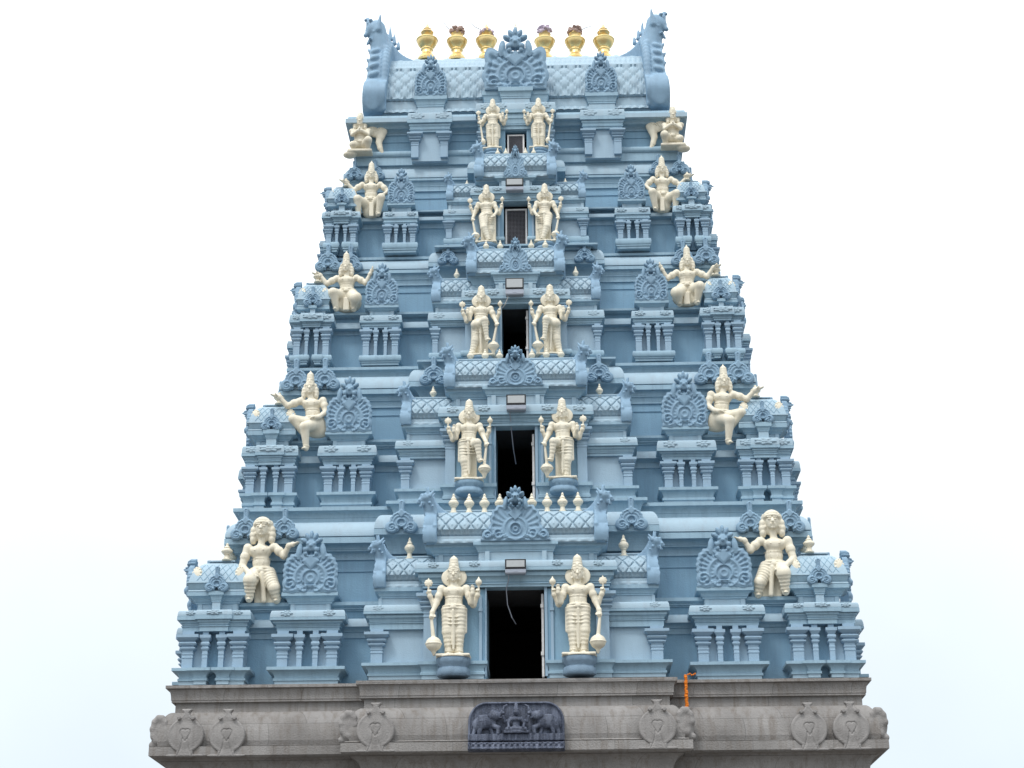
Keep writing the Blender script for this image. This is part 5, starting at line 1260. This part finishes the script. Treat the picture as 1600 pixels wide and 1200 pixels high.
for v in (1, 2, 3, 4, 5):
    px, pt, pb, cxp = GPX[v]
    Yg = (TI[v]['YI'] if v < 5 else YC5)-(.20 if v < 4 else .16)
    zb_ = zz(px, pb, Yg-.08); H = zz(px, pt, Yg)-zb_
    X = abs(at(px, (pt+pb)/2, Yg).x); 
    add_statue('guardian_statue', guardian(v, .0062 if v < 3 else .0072), H, (X, Yg, zb_+.018*H), GL[v][0], GL[v][1], 'cream guardian statues beside the doorways', 'statue', (.165*H*(1.0), {1: .33, 2: .25, 3: .16, 4: .16, 5: .14}[v], v == 1))
SL = {1: ('stout curly-haired cream statue on the lowest storey, left side, one palm lifted', 'stout curly-haired cream statue on the lowest storey, right side, one palm lifted'),
      2: ('cream seated statue with one leg dangling, second storey up, left side', 'cream seated statue with one leg dangling, second storey up, right side'),
      3: ('squatting cream statue raising both hands, third storey up, left side', 'squatting cream statue raising both hands, third storey up, right side'),
      4: ('squatting cream statue with outer hand lifted, fourth storey up, left side', 'squatting cream statue with outer hand lifted, fourth storey up, right side')}
SPX = {1: (409, 812, 943), 2: (487, 580, 711), 3: (542, 391, 488), 4: (580, 252, 341)}
for v in (1, 2, 3, 4):
    px, pt, pb = SPX[v]; D = TI[v]; Ys = F[v]+.24 if v != 2 else F[v]+.12
    zb_ = zz(px, pb, Ys-.06); H = zz(px, pt, Ys)-zb_
    add_statue('squatting_statue', squat(v), H, (abs(at(px, (pt+pb)/2, Ys).x), Ys, zb_+.01), SL[v][0], SL[v][1], 'cream squatting statues between the shrines', 'statue')
px, pt, pb = 563, 178, 238; Yw = YU5-.22; zb_ = zz(px, pb, Yw)
Hw = (zz(px, pt, Yw)-zb_)/.93
add_statue('winged_statue', winged(), Hw, (xx(px, pb, Yw), Yw, zb_), 'kneeling cream winged statue at the left corner of the top storey', 'kneeling cream winged statue at the right corner of the top storey', 'winged statues at the top corners', 'statue')

# ------------------------------------------------------------------ floodlights
FLB = {1: 'floodlight above the lowest doorway, its cable hanging into the opening', 2: 'floodlight above the second doorway up, tilted with a straight cable', 3: 'floodlight above the third doorway up, cable curving off to the left', 4: 'floodlight above the wire mesh door of the fourth storey'}
for v in (1, 2, 3, 4):
    x0, x1, y0, y1 = TI[v]['fl']; Yf = TI[v]['YI']-.32
    a = at(x0, y0, Yf); c = at(x1, y1, Yf); w = (c.x-a.x)/2; hh_ = (a.z-c.z)/2; cx = (a.x+c.x)/2; cz = (a.z+c.z)/2
    e_ = empty('floodlight', (cx, Yf, cz)); tag(e_, 'black-framed '+FLB[v], 'floodlight', 'floodlights above the doorways')
    g1 = hh_*.34
    b = MB(); b.bbox(-w, w, -.02, .05, -hh_+2*g1, hh_, .008)
    b.obj('housing', [M_BLACK], e_)
    b = MB(); b.bbox(-w*.86, w*.86, -.028, -.005, -hh_+2*g1+.025, hh_-.025, .004); b.obj('glass', [M_GLASS], e_)
    b = MB(); b.loft(-w*.93, w*.93, .0, .12, [(0, -hh_, 0), (.01, -hh_+.02, 0), (.01, -hh_+2*g1-.01, 0), (0, -hh_+2*g1, 0)]); b.box(-w*.2, w*.2, -.014, .0, -hh_+g1*.7, -hh_+g1*.9)
    b.obj('driver_box', [M_GREYM], e_)
    b = MB(); b.box(-w*.8, -w*.7, .05, .36, -.02, .02); b.box(w*.7, w*.8, .05, .36, -.02, .02); b.obj('bracket', [M_BLACK], e_)
    if v < 4:
        def rel(px, py, Y): q = at(px, py, Y); return (q.x-cx, q.y-Yf, q.z-cz)
        if v == 1: pts = [rel(794, 897, Yf+.05), rel(795, 905, Yf+.12), rel(791, 920, Yf+.28), rel(793, 945, Yf+.4), rel(800, 965, Yf+.5), rel(806, 975, Yf+.7)]
        elif v == 2: pts = [rel(796, 641, Yf+.05), rel(798, 655, Yf+.2), rel(799, 672, Yf+.35), rel(802, 700, Yf+.6), rel(806, 725, Yf+.9)]
        else: pts = [rel(794, 460, Yf+.05), rel(793, 466, Yf+.1), rel(789, 476, Yf+.2), rel(785, 481, Yf+.3)]
        b = MB(); b.tube(pts, .009, 8); b.obj('cable', [M_WHITEM if v == 3 else M_GREYM], e_)

# ------------------------------------------------------------------ marigold garland on the stone ledge
p = at(1071, 1058, YS0-.06); e_ = empty('flower_garland', tuple(p)); tag(e_, 'orange marigold garland hanging over the grey stone ledge', 'garland')
zbt = zz(1071, 1110, YS0-.06)-p.z; rnd = random.Random(3)
b = MB(); n = 21
for i in range(n):
    z = .02+(zbt-.02)*i/(n-1); s_ = .025+.008*rnd.random(); x = rnd.uniform(-.006, .006); y = rnd.uniform(-.01, .01)
    b.lathe([(s_*.3, -s_*.8), (s_*.9, -s_*.55), (s_*1.1, 0), (s_*.85, s_*.5), (s_*.2, s_*.8)], (x, y-.02, z), n=9)
for i in range(5): b.lathe([(.008, -.014), (.018, 0), (.008, .014)], (.05+.03*i, .03, .05+.012*math.sin(i*2)), n=7)
b.obj('flowers', [M_ORANGE], e_)

# ------------------------------------------------------------------ ground
b = MB(); R_ = 900.0; b.f((b.v((-R_, -R_, 0)), b.v((R_, -R_, 0)), b.v((R_, R_, 0)), b.v((-R_, R_, 0))))
g = b.obj('ground', [M_GROUND]); tag(g, kind='structure')
